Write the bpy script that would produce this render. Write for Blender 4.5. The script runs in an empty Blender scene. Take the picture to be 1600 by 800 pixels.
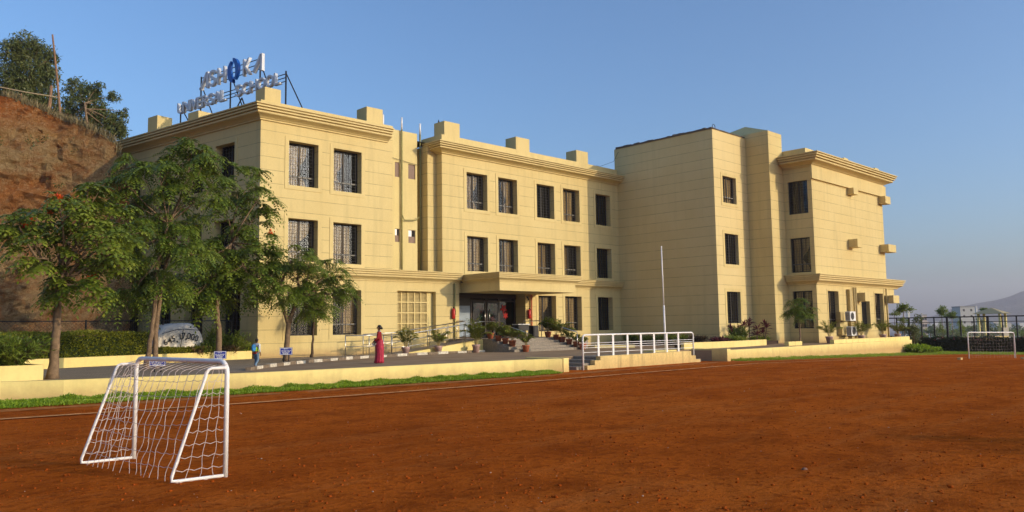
import bpy, bmesh, math, random
import numpy as np
from mathutils import Vector, Matrix, noise
R = math.radians
random.seed(7); rng = np.random.default_rng(7)
SC = bpy.context.scene
COL = SC.collection

# ------------------------------------------------------------------ camera
YAW, PITCH, ROLL, FPX, EYE = R(44.25), R(5.23), R(-0.81), 1241.0, 1.62
sy, cy, sp, cp = math.sin(YAW), math.cos(YAW), math.sin(PITCH), math.cos(PITCH)
F_ = Vector((cp*sy, cp*cy, sp)); R0 = Vector((cy, -sy, 0)); U0 = Vector((-sp*sy, -sp*cy, cp))
R_ = R0*math.cos(ROLL) + U0*math.sin(ROLL); U_ = U0*math.cos(ROLL) - R0*math.sin(ROLL)
cam_d = bpy.data.cameras.new('camera'); cam = bpy.data.objects.new('camera', cam_d); COL.objects.link(cam)
cam.matrix_world = Matrix(((R_.x, U_.x, -F_.x, 0), (R_.y, U_.y, -F_.y, 0), (R_.z, U_.z, -F_.z, EYE), (0, 0, 0, 1)))
cam_d.sensor_width = 36; cam_d.lens = 36*FPX/1600; cam_d.clip_start = 0.1; cam_d.clip_end = 20000
SC.camera = cam

# ------------------------------------------------------------------ sun, sky, exposure
SUN_AZ, SUN_EL = 157.0, 14.0     # compass style: from +Y towards +X
w = bpy.data.worlds.new('World'); SC.world = w; w.use_nodes = True
nt = w.node_tree; nt.nodes.clear()
sky = nt.nodes.new('ShaderNodeTexSky'); sky.sky_type = 'NISHITA'; sky.sun_disc = False
sky.sun_elevation = R(SUN_EL); sky.sun_rotation = R(SUN_AZ); sky.air_density = 1.0; sky.dust_density = 2.5; sky.ozone_density = 4.6
bg = nt.nodes.new('ShaderNodeBackground'); bg.inputs[1].default_value = 0.15
ow = nt.nodes.new('ShaderNodeOutputWorld')
nt.links.new(sky.outputs[0], bg.inputs[0]); nt.links.new(bg.outputs[0], ow.inputs[0])
sd = bpy.data.lights.new('sun', 'SUN'); sd.energy = 2.0; sd.angle = R(0.55); sd.color = (1.0, 0.80, 0.54)
so = bpy.data.objects.new('sun', sd); COL.objects.link(so)
sdir = Vector((math.sin(R(SUN_AZ))*math.cos(R(SUN_EL)), math.cos(R(SUN_AZ))*math.cos(R(SUN_EL)), math.sin(R(SUN_EL))))
so.rotation_euler = sdir.to_track_quat('Z', 'Y').to_euler(); so.location = (0, 0, 60)
SC.view_settings.view_transform = 'Standard'; SC.view_settings.look = 'None'
SC.view_settings.exposure = 0.70; SC.view_settings.gamma = 1.0; SC.view_settings.use_curve_mapping = False
SC.cycles.max_bounces = 6; SC.cycles.transparent_max_bounces = 12; SC.cycles.volume_bounces = 0
SC.cycles.use_denoising = True

# ------------------------------------------------------------------ helpers
def at(u, v, X=None, Y=None, Z=None, D=None, dep=None):
    """point of the place seen at photo pixel u,v at a given world coordinate, ground distance or depth"""
    d = F_ + R_*((u-800)/FPX) - U_*((v-400)/FPX)
    if X is not None: t = X/d.x
    elif Y is not None: t = Y/d.y
    elif Z is not None: t = (Z-EYE)/d.z
    elif dep is not None: t = dep
    else: t = D/math.hypot(d.x, d.y)
    return Vector((d.x*t, d.y*t, EYE+d.z*t))
def gz(x, y=0):
    g = 0.0
    if x > 31: g = -0.018*(x-31)
    if x > 71: g = -0.72 - min(9.0, (x-71)*0.16)
    return g
ORG = {}
def tag(o, label=None, cat=None, group=None, kind=None):
    if label: o['label'] = label
    if cat: o['category'] = cat
    if group: o['group'] = group
    if kind: o['kind'] = kind
    return o
def thing(name, loc, label, cat, group=None):
    o = bpy.data.objects.new(name, None); COL.objects.link(o); o.location = loc
    o.empty_display_size = 0.2
    ORG[o.name] = Vector(loc)
    return tag(o, label, cat, group)
def finish(me, name, mat, parent, org=None, smooth=False):
    if mat is not None: me.materials.append(mat)
    if smooth:
        me.polygons.foreach_set('use_smooth', [True]*len(me.polygons))
    o = bpy.data.objects.new(name, me); COL.objects.link(o)
    if parent is not None:
        o.parent = parent; ORG[o.name] = ORG[parent.name]
    else:
        o.location = org if org is not None else (0, 0, 0); ORG[o.name] = Vector(o.location)
    return o
class MB:
    def __init__(s): s.v = []; s.f = []
    def add(s, vs, fs):
        n = len(s.v); s.v += [tuple(p) for p in vs]; s.f += [tuple(i+n for i in f) for f in fs]; return s
    def box(s, x0, x1, y0, y1, z0, z1):
        return s.add([(x0,y0,z0),(x1,y0,z0),(x1,y1,z0),(x0,y1,z0),(x0,y0,z1),(x1,y0,z1),(x1,y1,z1),(x0,y1,z1)],
                     [(3,2,1,0),(4,5,6,7),(0,1,5,4),(1,2,6,5),(2,3,7,6),(3,0,4,7)])
    def pbox(s, fr, a0, a1, d0, d1, z0, z1):
        """box in a wall frame: a along the wall, d outward from it"""
        P = [fr.p(a, d, z) for z in (z0, z1) for a, d in ((a0, d1), (a1, d1), (a1, d0), (a0, d0))]
        return s.add(P, [(3,2,1,0),(4,5,6,7),(0,1,5,4),(1,2,6,5),(2,3,7,6),(3,0,4,7)])
    def quad(s, a, b, c, d): return s.add([a, b, c, d], [(0,1,2,3)])
    def prism(s, poly, z0, z1):
        n = len(poly)
        z0s = z0 if hasattr(z0, '__len__') else [z0]*n
        z1s = z1 if hasattr(z1, '__len__') else [z1]*n
        return s.add([(p[0],p[1],z) for p, z in zip(poly, z0s)]+[(p[0],p[1],z) for p, z in zip(poly, z1s)],
              [tuple(range(n-1,-1,-1)), tuple(range(n, 2*n))]+[(i,(i+1)%n,n+(i+1)%n,n+i) for i in range(n)])
    def tube(s, pts, r, seg=8, cap=True):
        pts = [Vector(p) for p in pts]; n = len(pts)
        rs = r if hasattr(r, '__len__') else [r]*n
        base = len(s.v); ref = None
        for i, p in enumerate(pts):
            t = (pts[min(i+1,n-1)]-pts[max(i-1,0)])
            if t.length < 1e-9: t = Vector((0,0,1))
            t.normalize()
            if ref is None:
                ref = Vector((0,0,1)) if abs(t.z) < .9 else Vector((1,0,0))
            a = t.cross(ref)
            if a.length < 1e-6: a = t.orthogonal()
            a.normalize(); b = t.cross(a).normalized(); ref = a.cross(t)
            for k in range(seg):
                an = 2*math.pi*k/seg
                s.v.append(tuple(p+(a*math.cos(an)+b*math.sin(an))*rs[i]))
        for i in range(n-1):
            for k in range(seg):
                k2 = (k+1) % seg
                s.f.append((base+i*seg+k, base+i*seg+k2, base+(i+1)*seg+k2, base+(i+1)*seg+k))
        if cap:
            s.f.append(tuple(base+k for k in range(seg-1,-1,-1))); s.f.append(tuple(base+(n-1)*seg+k for k in range(seg)))
        return s
    def lathe(s, c, prof, seg=20, sx=1, sy_=1):
        base = len(s.v); n = len(prof)
        for r, z in prof:
            for k in range(seg):
                an = 2*math.pi*k/seg
                s.v.append((c[0]+r*sx*math.cos(an), c[1]+r*sy_*math.sin(an), c[2]+z))
        for i in range(n-1):
            for k in range(seg):
                k2 = (k+1) % seg
                s.f.append((base+i*seg+k, base+i*seg+k2, base+(i+1)*seg+k2, base+(i+1)*seg+k))
        s.f.append(tuple(base+k for k in range(seg-1,-1,-1))); s.f.append(tuple(base+(n-1)*seg+k for k in range(seg)))
        return s
    def sweep(s, path, prof, e0=None, e1=None):
        """profile (out, z) swept along a plan path; outward is to the right of travel"""
        path = [Vector((p[0], p[1])) for p in path]; n = len(path); m = len(prof); base = len(s.v)
        for i, p in enumerate(path):
            ds = []
            if i > 0: ds.append((path[i]-path[i-1]).normalized())
            if i < n-1: ds.append((path[i+1]-path[i]).normalized())
            ns = [Vector((d.y, -d.x)) for d in ds]
            nn = sum(ns, Vector((0, 0))).normalized(); k = 1/max(.3, nn.dot(ns[0]))
            for o, z in prof: s.v.append((p.x+nn.x*o*k, p.y+nn.y*o*k, z))
        for i in range(n-1):
            for j in range(m):
                j2 = (j+1) % m
                s.f.append((base+i*m+j, base+(i+1)*m+j, base+(i+1)*m+j2, base+i*m+j2))
        s.f.append(tuple(base+j for j in range(m))); s.f.append(tuple(base+(n-1)*m+j for j in range(m-1,-1,-1)))
        return s
    def build(s, name, mat, parent=None, org=None, smooth=False, bevel=0):
        if parent is not None: o0 = ORG[parent.name]
        elif org is not None: o0 = Vector(org)
        else:
            xs = [p[0] for p in s.v]; ys = [p[1] for p in s.v]; zs = [p[2] for p in s.v]
            o0 = Vector(((min(xs)+max(xs))/2, (min(ys)+max(ys))/2, min(zs)))
        me = bpy.data.meshes.new(name)
        me.from_pydata([(p[0]-o0.x, p[1]-o0.y, p[2]-o0.z) for p in s.v], [], s.f); me.update()
        if bevel:
            bm = bmesh.new(); bm.from_mesh(me)
            bmesh.ops.bevel(bm, geom=[e for e in bm.edges], offset=bevel, segments=2, affect='EDGES', profile=.6, clamp_overlap=True)
            bm.to_mesh(me); bm.free()
        return finish(me, name, mat, parent, o0, smooth)
class Frame:
    """a vertical wall line in plan from a to b; outward to the right of travel"""
    def __init__(s, a, b):
        s.a = Vector(a); s.L = (Vector(b)-s.a).length; s.d = (Vector(b)-s.a)/s.L; s.n = Vector((s.d.y, -s.d.x))
    def p(s, a, d, z):
        q = s.a+s.d*a+s.n*d; return (q.x, q.y, z)
    def ang(s): return math.atan2(s.d.y, s.d.x)
def copy_tree(o, parent=None):
    c = o.copy(); COL.objects.link(c); c.parent = parent
    for ch in [x for x in o.children]: copy_tree(ch, c)
    return c
def leaves_obj(name, V, mat, parent=None, org=None, tri=False):
    """V: (N,k,3) array, one little face each; a per-leaf random number is stored for the material"""
    N, k = V.shape[0], V.shape[1]
    o0 = np.array(ORG[parent.name]) if parent is not None else np.array(org if org is not None else (float(V[...,0].mean()), float(V[...,1].mean()), float(V[...,2].min())))
    me = bpy.data.meshes.new(name)
    me.vertices.add(N*k); me.vertices.foreach_set('co', (V.reshape(-1,3)-o0).astype(np.float32).ravel())
    me.loops.add(N*k); me.loops.foreach_set('vertex_index', np.arange(N*k, dtype=np.int32))
    me.polygons.add(N); me.polygons.foreach_set('loop_start', np.arange(0, N*k, k, dtype=np.int32))
    me.update(calc_edges=True)
    at_ = me.attributes.new('rnd', 'FLOAT', 'POINT')
    at_.data.foreach_set('value', np.repeat(rng.random(N), k).astype(np.float32))
    return finish(me, name, mat, parent, Vector(o0))
def rand_dirs(n):
    d = rng.normal(size=(n,3)); return d/np.linalg.norm(d, axis=1, keepdims=True)
def leaf_quads(P, L, W, dirs=None, droop=0.0):
    """diamond-shaped leaves at the points P"""
    n = len(P); d = rand_dirs(n) if dirs is None else dirs
    d = d.copy(); d[:,2] -= droop; d /= np.linalg.norm(d, axis=1, keepdims=True)
    s = np.cross(d, rand_dirs(n)); s /= np.maximum(np.linalg.norm(s, axis=1, keepdims=True), 1e-6)
    l = (L*(.7+.6*rng.random(n)))[:,None]; w_ = (W*(.7+.6*rng.random(n)))[:,None]
    return np.stack([P, P+d*l*.45+s*w_*.5, P+d*l, P+d*l*.45-s*w_*.5], axis=1)

# ------------------------------------------------------------------ materials
class NT:
    def __init__(s, name):
        s.m = bpy.data.materials.new(name); s.m.use_nodes = True; s.t = s.m.node_tree; s.t.nodes.clear()
        s.out = s.n('ShaderNodeOutputMaterial')
    def n(s, typ, **kw):
        x = s.t.nodes.new(typ)
        for k, v in kw.items():
            if k.startswith('i_'): x.inputs[k[2:].replace('_', ' ')].default_value = v
            elif k.startswith('n_'): x.inputs[int(k[2:])].default_value = v
            else: setattr(x, k, v)
        return x
    def l(s, a, b): s.t.links.new(a, b)
    def coord(s, scale=None, obj=False):
        g = s.n('ShaderNodeTexCoord').outputs['Object'] if obj else s.n('ShaderNodeNewGeometry').outputs['Position']
        if scale is None: return g
        m = s.n('ShaderNodeMapping'); m.inputs['Scale'].default_value = scale; s.l(g, m.inputs[0]); return m.outputs[0]
    def noise(s, scale, detail=4, rough=.55, vec=None):
        x = s.n('ShaderNodeTexNoise'); x.inputs['Scale'].default_value = scale; x.inputs['Detail'].default_value = detail; x.inputs['Roughness'].default_value = rough
        if vec is not None: s.l(vec, x.inputs['Vector'])
        return x.outputs[0]
    def ramp(s, fac, stops):
        r = s.n('ShaderNodeValToRGB'); s.l(fac, r.inputs[0]); e = r.color_ramp.elements
        while len(e) < len(stops): e.new(.5)
        for q, (p, c) in zip(e, stops):
            q.position = p; q.color = (c, c, c, 1) if not hasattr(c, '__len__') else (*c, 1)
        return r.outputs[0]
    def mix(s, fac, a, b, mode='MIX'):
        x = s.n('ShaderNodeMix', data_type='RGBA', blend_type=mode)
        for sock, v in ((x.inputs[0], fac), (x.inputs[6], a), (x.inputs[7], b)):
            if hasattr(v, 'is_linked'): s.l(v, sock)
            else: sock.default_value = v if not hasattr(v, '__len__') else (*v, 1)
        return x.outputs[2]
    def math(s, op, a, b=None, c=None):
        x = s.n('ShaderNodeMath', operation=op)
        for i, v in enumerate((a, b, c)):
            if v is None: continue
            if hasattr(v, 'is_linked'): s.l(v, x.inputs[i])
            else: x.inputs[i].default_value = v
        return x.outputs[0]
    def bump(s, h, strength=.3, dist=.02):
        b = s.n('ShaderNodeBump'); b.inputs['Strength'].default_value = strength; b.inputs['Distance'].default_value = dist; s.l(h, b.inputs['Height']); return b.outputs[0]
    def bsdf(s, col, rough=.8, normal=None, metal=0, spec=.3, **kw):
        p = s.n('ShaderNodeBsdfPrincipled')
        if hasattr(col, 'is_linked'): s.l(col, p.inputs['Base Color'])
        else: p.inputs['Base Color'].default_value = (*col, 1)
        if hasattr(rough, 'is_linked'): s.l(rough, p.inputs['Roughness'])
        else: p.inputs['Roughness'].default_value = rough
        p.inputs['Metallic'].default_value = metal; p.inputs['Specular IOR Level'].default_value = spec
        if normal is not None: s.l(normal, p.inputs['Normal'])
        return p
    def done(s, sh): s.l(sh.outputs[0] if hasattr(sh, 'outputs') else sh, s.out.inputs[0]); return s.m
def plain(name, col, rough=.6, metal=0, var=.12, scale=6, bump=0, spec=.3):
    t = NT(name); c = t.coord()
    nz = t.noise(scale, 4, .6, c)
    dk = tuple(x*(1-var) for x in col); lt = tuple(min(1, x*(1+var)) for x in col)
    co = t.ramp(nz, [(.3, dk), (.7, lt)])
    nm = t.bump(t.noise(scale*8, 3, .6, c), bump, .01) if bump else None
    return t.done(t.bsdf(co, rough, nm, metal, spec))
def plaster(name, col, groove=True, period=.6, off=.1, grime=.21, splash=.55, zs=.5):
    t = NT(name); pos = t.coord(); sep = t.n('ShaderNodeSeparateXYZ'); t.l(pos, sep.inputs[0]); z = sep.outputs[2]
    big = t.noise(.35, 5, .6, pos)
    streak = t.noise(1.2, 4, .6, t.coord((2.2, 2.2, .18)))
    fine = t.noise(9, 4, .7, pos)
    dk = tuple(x*(1-grime*1.3) for x in col)
    co = t.mix(t.ramp(big, [(.35, 0.0), (.7, 1.0)]), col, tuple(x*y for x, y in zip(col, (.93, .90, .84))))
    co = t.mix(t.math('MULTIPLY', t.ramp(streak, [(.5, 0.0), (.78, 1.0)]), grime*3), co, dk)
    co = t.mix(t.math('MULTIPLY', t.ramp(fine, [(.45, 0.0), (.8, 1.0)]), grime*1.4), co, dk)
    sn = t.math('ADD', z, t.math('MULTIPLY', t.noise(3.5, 5, .7, pos), -.42))
    sp_ = t.n('ShaderNodeMapRange'); sp_.inputs['From Min'].default_value = zs+.22; sp_.inputs['From Max'].default_value = zs-.22; t.l(sn, sp_.inputs['Value'])
    co = t.mix(t.math('MULTIPLY', sp_.outputs[0], splash), co, (.34, .17, .075))
    h = fine
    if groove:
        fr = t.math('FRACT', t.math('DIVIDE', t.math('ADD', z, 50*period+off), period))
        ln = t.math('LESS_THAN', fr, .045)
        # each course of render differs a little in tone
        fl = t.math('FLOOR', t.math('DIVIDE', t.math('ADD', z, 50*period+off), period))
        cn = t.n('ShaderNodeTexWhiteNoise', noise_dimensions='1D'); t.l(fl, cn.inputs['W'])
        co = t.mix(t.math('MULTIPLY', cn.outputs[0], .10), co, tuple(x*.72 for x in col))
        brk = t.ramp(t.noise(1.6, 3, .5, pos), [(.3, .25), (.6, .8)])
        co = t.mix(t.math('MULTIPLY', ln, brk), co, tuple(x*.42 for x in col))  # groove shadow and dirt painted into the colour as dark lines
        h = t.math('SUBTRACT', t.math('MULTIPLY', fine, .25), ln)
    return t.done(t.bsdf(co, .88, t.bump(h, .35, .012), 0, .2))
WALLC = (.655, .53, .245)
M = {}
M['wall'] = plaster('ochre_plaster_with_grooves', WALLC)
M['wall_plain'] = plaster('ochre_plaster_smooth', WALLC, False)
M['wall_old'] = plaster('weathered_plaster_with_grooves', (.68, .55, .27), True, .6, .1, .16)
M['wall_green'] = plaster('lime_yellow_plaster', (.67, .56, .26), False)
M['wall_low'] = plaster('yellow_painted_low_wall', (.84, .69, .275), False, grime=.22, splash=.6, zs=.0)
M['cornice'] = plaster('ochre_cornice_plaster', (.64, .515, .245), False, grime=.2)
M['roofdirt'] = plain('weathered_roof_slab', (.13, .11, .09), .95, bump=.4)
M['frame'] = plain('dark_window_metal', (.035, .032, .03), .45)
M['grille'] = plain('painted_grille_metal', (.06, .055, .05), .5)
M['transom'] = plain('grey_transom_bar', (.22, .21, .18), .5)
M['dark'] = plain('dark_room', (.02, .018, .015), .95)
M['steel'] = plain('brushed_steel', (.55, .53, .50), .28, 1.0)
M['white'] = plain('white_paint', (.78, .77, .74), .38, var=.08, bump=.1, spec=.5)
M['iron'] = plain('black_iron', (.02, .02, .022), .45)
M['bark'] = plain('grey_brown_bark', (.20, .135, .08), .9, var=.35, scale=9, bump=.8)
M['bark_dark'] = plain('dark_bark', (.10, .065, .04), .9, var=.35, scale=9, bump=.8)
M['terracotta'] = plain('terracotta', (.42, .13, .06), .8, bump=.2)
M['pinkpot'] = plain('pale_pink_clay', (.46, .30, .26), .8, bump=.2)
M['soil'] = plain('potting_soil', (.05, .03, .02), .95, bump=.6)
M['pvc'] = plain('ochre_painted_pipe', (.42, .32, .13), .6)
M['red'] = plain('red_enamel', (.45, .02, .015), .3)
M['blue'] = plain('blue_enamel', (.02, .035, .33), .4, var=.05)
M['emblem'] = plain('blue_acrylic', (.012, .10, .42), .25, var=.05)
M['letter'] = plain('white_acrylic_letter', (.62, .64, .66), .35, var=.06)
M['lettering'] = plain('white_sign_paint', (.8, .8, .8), .5, var=.05)
M['concrete'] = plain('grey_step_stone', (.26, .22, .17), .85, var=.25, scale=14, bump=.3)
def m_curtain():
    t = NT('beige_curtain_cloth'); p = t.coord()
    co = t.ramp(t.noise(2.5, 3, .5, t.coord((5, 5, .4))), [(.35, (.42, .29, .13)), (.65, (.70, .51, .25))])
    d = t.bsdf(co, .9, None, 0, .1); tr = t.n('ShaderNodeBsdfTranslucent'); t.l(co, tr.inputs[0])
    mx = t.n('ShaderNodeMixShader'); mx.inputs[0].default_value = .15; t.l(d.outputs[0], mx.inputs[1]); t.l(tr.outputs[0], mx.inputs[2]); return t.done(mx)
M['curtain'] = m_curtain()
def m_glass(name, tint=(.74, .75, .76), lo=.065, hi=.8):
    t = NT(name)
    lw = t.n('ShaderNodeFresnel'); lw.inputs[0].default_value = 1.5
    fac = t.math('ADD', t.math('MULTIPLY', lw.outputs[0], .75), lo-.04)
    tr = t.n('ShaderNodeBsdfTransparent'); tr.inputs[0].default_value = (*tint, 1)
    gl = t.n('ShaderNodeBsdfGlossy'); gl.inputs['Roughness'].default_value = .03; gl.inputs[0].default_value = (.8, .85, .9, 1)
    mx = t.n('ShaderNodeMixShader'); t.l(fac, mx.inputs[0]); t.l(tr.outputs[0], mx.inputs[1]); t.l(gl.outputs[0], mx.inputs[2]); return t.done(mx)
M['glass'] = m_glass('window_glass')
M['doorglass'] = m_glass('door_glass', (.32, .32, .32), .06)
M['panel'] = plain('painted_blue_grey_reflection', (.27, .33, .40), .5)  # bluish glass beside the doors, sky reflection painted into its colour
def m_leaf(name, c0, c1, c2, transl=.3, patch=.9):
    t = NT(name)
    a = t.n('ShaderNodeAttribute', attribute_name='rnd').outputs['Fac']
    co = t.ramp(a, [(0, c0), (.55, c1), (1, c2)])
    nz = t.noise(patch, 3, .6, t.coord())
    co = t.mix(t.ramp(nz, [(.35, 0.0), (.65, .6)]), co, c2)
    d = t.bsdf(co, .42, None, 0, .35)
    tr = t.n('ShaderNodeBsdfTranslucent'); t.l(t.mix(.5, co, tuple(min(1, x*1.7) for x in c2)), tr.inputs[0])
    mx = t.n('ShaderNodeMixShader'); mx.inputs[0].default_value = transl; t.l(d.outputs[0], mx.inputs[1]); t.l(tr.outputs[0], mx.inputs[2]); return t.done(mx)
M['leaf'] = m_leaf('broad_green_leaf', (.035, .07, .008), (.08, .14, .010), (.24, .28, .03))
M['leaf_fern'] = m_leaf('feathery_green_leaf', (.03, .065, .008), (.07, .13, .012), (.20, .25, .03))
M['leaf_bg'] = m_leaf('dry_green_leaf', (.05, .075, .018), (.085, .115, .03), (.15, .165, .05))
M['leaf_hedge'] = m_leaf('hedge_leaf', (.06, .09, .005), (.14, .17, .010), (.30, .30, .03))
M['leaf_palm'] = m_leaf('palm_leaf', (.07, .13, .012), (.14, .21, .022), (.28, .30, .04))
M['leaf_bright'] = m_leaf('bright_ground_cover_leaf', (.08, .18, .008), (.15, .27, .012), (.28, .38, .02))
M['leaf_red'] = m_leaf('maroon_leaf', (.05, .012, .02), (.09, .018, .028), (.16, .03, .04))
M['leaf_dry'] = m_leaf('brown_dry_leaf', (.10, .06, .03), (.16, .09, .04), (.20, .13, .06))
M['bloom'] = m_leaf('orange_red_petal', (.65, .05, .01), (.8, .09, .01), (.8, .16, .02), .3)
M['bloom_pink'] = m_leaf('pink_petal', (.45, .06, .08), (.5, .1, .1), (.6, .2, .2), .3)
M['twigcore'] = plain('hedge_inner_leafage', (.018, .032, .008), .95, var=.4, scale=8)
def m_soil():
    t = NT('red_laterite_soil'); p = t.coord()
    big = t.noise(.16, 4, .6, p); mid = t.noise(.9, 6, .7, p); clod = t.noise(7, 5, .75, p); fine = t.noise(26, 6, .8, p); vf = t.noise(80, 3, .7, p)
    track = t.noise(.5, 5, .65, t.coord((.35, 2.2, 1)))
    co = t.ramp(big, [(.3, (.44, .096, .011)), (.5, (.53, .122, .014)), (.7, (.60, .152, .020))])
    co = t.mix(t.ramp(mid, [(.46, 0.0), (.66, .75)]), co, (.27, .055, .007))
    co = t.mix(t.ramp(track, [(.50, 0.0), (.66, .55)]), co, (.56, .17, .035))
    co = t.mix(t.ramp(clod, [(.50, 0.0), (.66, .75)]), co, (.20, .038, .006))
    co = t.mix(t.ramp(fine, [(.52, 0.0), (.70, .75)]), co, (.14, .028, .006))
    co = t.mix(t.ramp(vf, [(.60, 0.0), (.72, .55)]), co, (.62, .26, .11))
    h = t.math('ADD', t.math('MULTIPLY', mid, .9), t.math('ADD', t.math('MULTIPLY', clod, .8), t.math('ADD', t.math('MULTIPLY', fine, .4), t.math('MULTIPLY', vf, .10))))
    return t.done(t.bsdf(co, .95, t.bump(h, 1.0, .07), 0, 0.0))
M['field'] = m_soil()
def m_land():
    t = NT('valley_scrub_land'); p = t.coord()
    co = t.ramp(t.noise(.004, 6, .6, p), [(.35, (.12, .115, .06)), (.5, (.07, .08, .035)), (.65, (.17, .14, .085))])
    co = t.mix(t.ramp(t.noise(.03, 5, .7, p), [(.45, 0.0), (.6, .8)]), co, (.04, .055, .025))
    return t.done(t.bsdf(co, .95, None, 0, .1))
M['land'] = m_land()
def m_hill():
    t = NT('dry_hillside'); p = t.coord()
    co = t.ramp(t.noise(.006, 6, .65, p), [(.35, (.15, .13, .075)), (.5, (.08, .09, .045)), (.65, (.19, .15, .095))])
    return t.done(t.bsdf(co, .95, t.bump(t.noise(.01, 6, .7, p), 1.0, 60), 0, .1))
M['hill'] = m_hill()
def m_asphalt():
    t = NT('asphalt'); p = t.coord()
    co = t.ramp(t.noise(.9, 5, .6, p), [(.35, (.30, .205, .12)), (.65, (.38, .27, .165))])
    co = t.mix(t.ramp(t.noise(60, 2, .6, p), [(.55, 0.0), (.7, .4)]), co, (.36, .29, .21))
    return t.done(t.bsdf(co, .92, t.bump(t.noise(80, 2, .6, p), .3, .005), 0, 0.0))
M['asphalt'] = m_asphalt()
def m_paver():
    t = NT('grey_brick_paving'); b = t.n('ShaderNodeTexBrick'); t.l(t.coord(), b.inputs[0])
    b.inputs['Color1'].default_value = (.40, .32, .22, 1); b.inputs['Color2'].default_value = (.29, .235, .165, 1); b.inputs['Mortar'].default_value = (.14, .11, .08, 1)
    b.inputs['Scale'].default_value = 1; b.inputs['Brick Width'].default_value = .24; b.inputs['Row Height'].default_value = .12; b.inputs['Mortar Size'].default_value = .008
    co = t.mix(t.ramp(t.noise(.6, 4, .6, t.coord()), [(.35, 0.0), (.7, .5)]), b.outputs[0], (.22, .17, .12))
    return t.done(t.bsdf(co, .9, None, 0, .15))
M['paver'] = m_paver()
def m_cliff():
    t = NT('red_earth_cliff'); p = t.coord(); sep = t.n('ShaderNodeSeparateXYZ'); t.l(p, sep.inputs[0])
    warp = t.noise(.25, 4, .6, p)
    zz = t.math('ADD', sep.outputs[2], t.math('MULTIPLY', t.math('SUBTRACT', warp, .5), 5.0))
    fr = t.math('DIVIDE', zz, 15.0)
    co = t.ramp(fr, [(0.0, (.42, .28, .14)), (.30, (.52, .35, .17)), (.50, (.54, .33, .14)), (.58, (.60, .24, .07)), (.64, (.52, .36, .17)), (.76, (.56, .33, .13)), (.84, (.58, .21, .055)), (.95, (.55, .16, .035)), (1.0, (.36, .25, .09))])
    n1 = t.noise(1.1, 9, .8, p); n2 = t.noise(4, 8, .85, p); n3 = t.noise(9, 6, .8, p)
    co = t.mix(t.ramp(n1, [(.46, 0.0), (.60, .75)]), co, (.40, .14, .04))
    co = t.mix(t.ramp(n2, [(.50, 0.0), (.68, .8)]), co, (.74, .54, .30))
    co = t.mix(t.ramp(n3, [(.54, 0.0), (.68, .7)]), co, (.20, .085, .03))
    h = t.math('ADD', n1, t.math('ADD', t.math('MULTIPLY', n2, .8), t.math('MULTIPLY', n3, .45)))
    return t.done(t.bsdf(co, .95, t.bump(h, 1.0, .6), 0, .1))
M['cliff'] = m_cliff()
M['drygrass'] = m_leaf('dry_grass_blade', (.13, .11, .045), (.20, .16, .07), (.28, .22, .10), .25)
M['tarp'] = plain('dusty_white_tarpaulin', (.74, .68, .58), .7, var=.18, scale=2.5, bump=.4)
M['ink'] = plain('black_marker_paint', (.02, .02, .02), .7)

# ------------------------------------------------------------------ the lie of the land
def st(o): o['kind'] = 'structure'; return o
def grid_sheet(name, xs, ys, zf, mat, smooth=True):
    nx, ny = len(xs), len(ys); V = [(x, y, zf(x, y)) for y in ys for x in xs]
    Fc = [(j*nx+i, j*nx+i+1, (j+1)*nx+i+1, (j+1)*nx+i) for j in range(ny-1) for i in range(nx-1)]
    me = bpy.data.meshes.new(name); me.from_pydata(V, [], Fc); me.update()
    return st(finish(me, name, mat, None, Vector((0, 0, 0)), smooth))
def field_z(x, y):
    b = gz(x)
    if -2 < y < 20 and x < 34 and x > -6:
        b += .022*noise.noise(Vector((x*.9, y*.9, 0)))+.012*noise.noise(Vector((x*3.1, y*3.1, 4)))
    return b
xs = sorted(set([-400, -150, -60, -30]+list(np.arange(-20, 34, .22).round(3))+list(np.arange(34, 71.1, 1.0))+[]))
ys = sorted(set([-400, -150, -60, -30]+list(np.arange(-8, 21.4, .22).round(3))+[22, 24, 26, 30, 45, 60, 120]))
grid_sheet('ground', xs, ys, field_z, M['field'])
def land_z(x, y):
    r = math.hypot(x, y)
    if x < 90: return -14.
    z = -9 - min(22, (r-71)*.03)
    return z + 2.0*noise.noise(Vector((x*.004, y*.004, 0)))
xs = [71, 74, 80, 90]+list(np.geomspace(100, 9000, 46)); ys = [-9000, -5000, -3000]+list(np.linspace(-1800, 2600, 60))+[4000, 6000, 9000]
def slope_z(x, y):
    if x < 71.5: return -.72-.02
    if x < 100: return -.74-(x-71)*.3
    return land_z(x, y)
grid_sheet('valley_ground', xs, ys, slope_z, M['land'])
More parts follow.
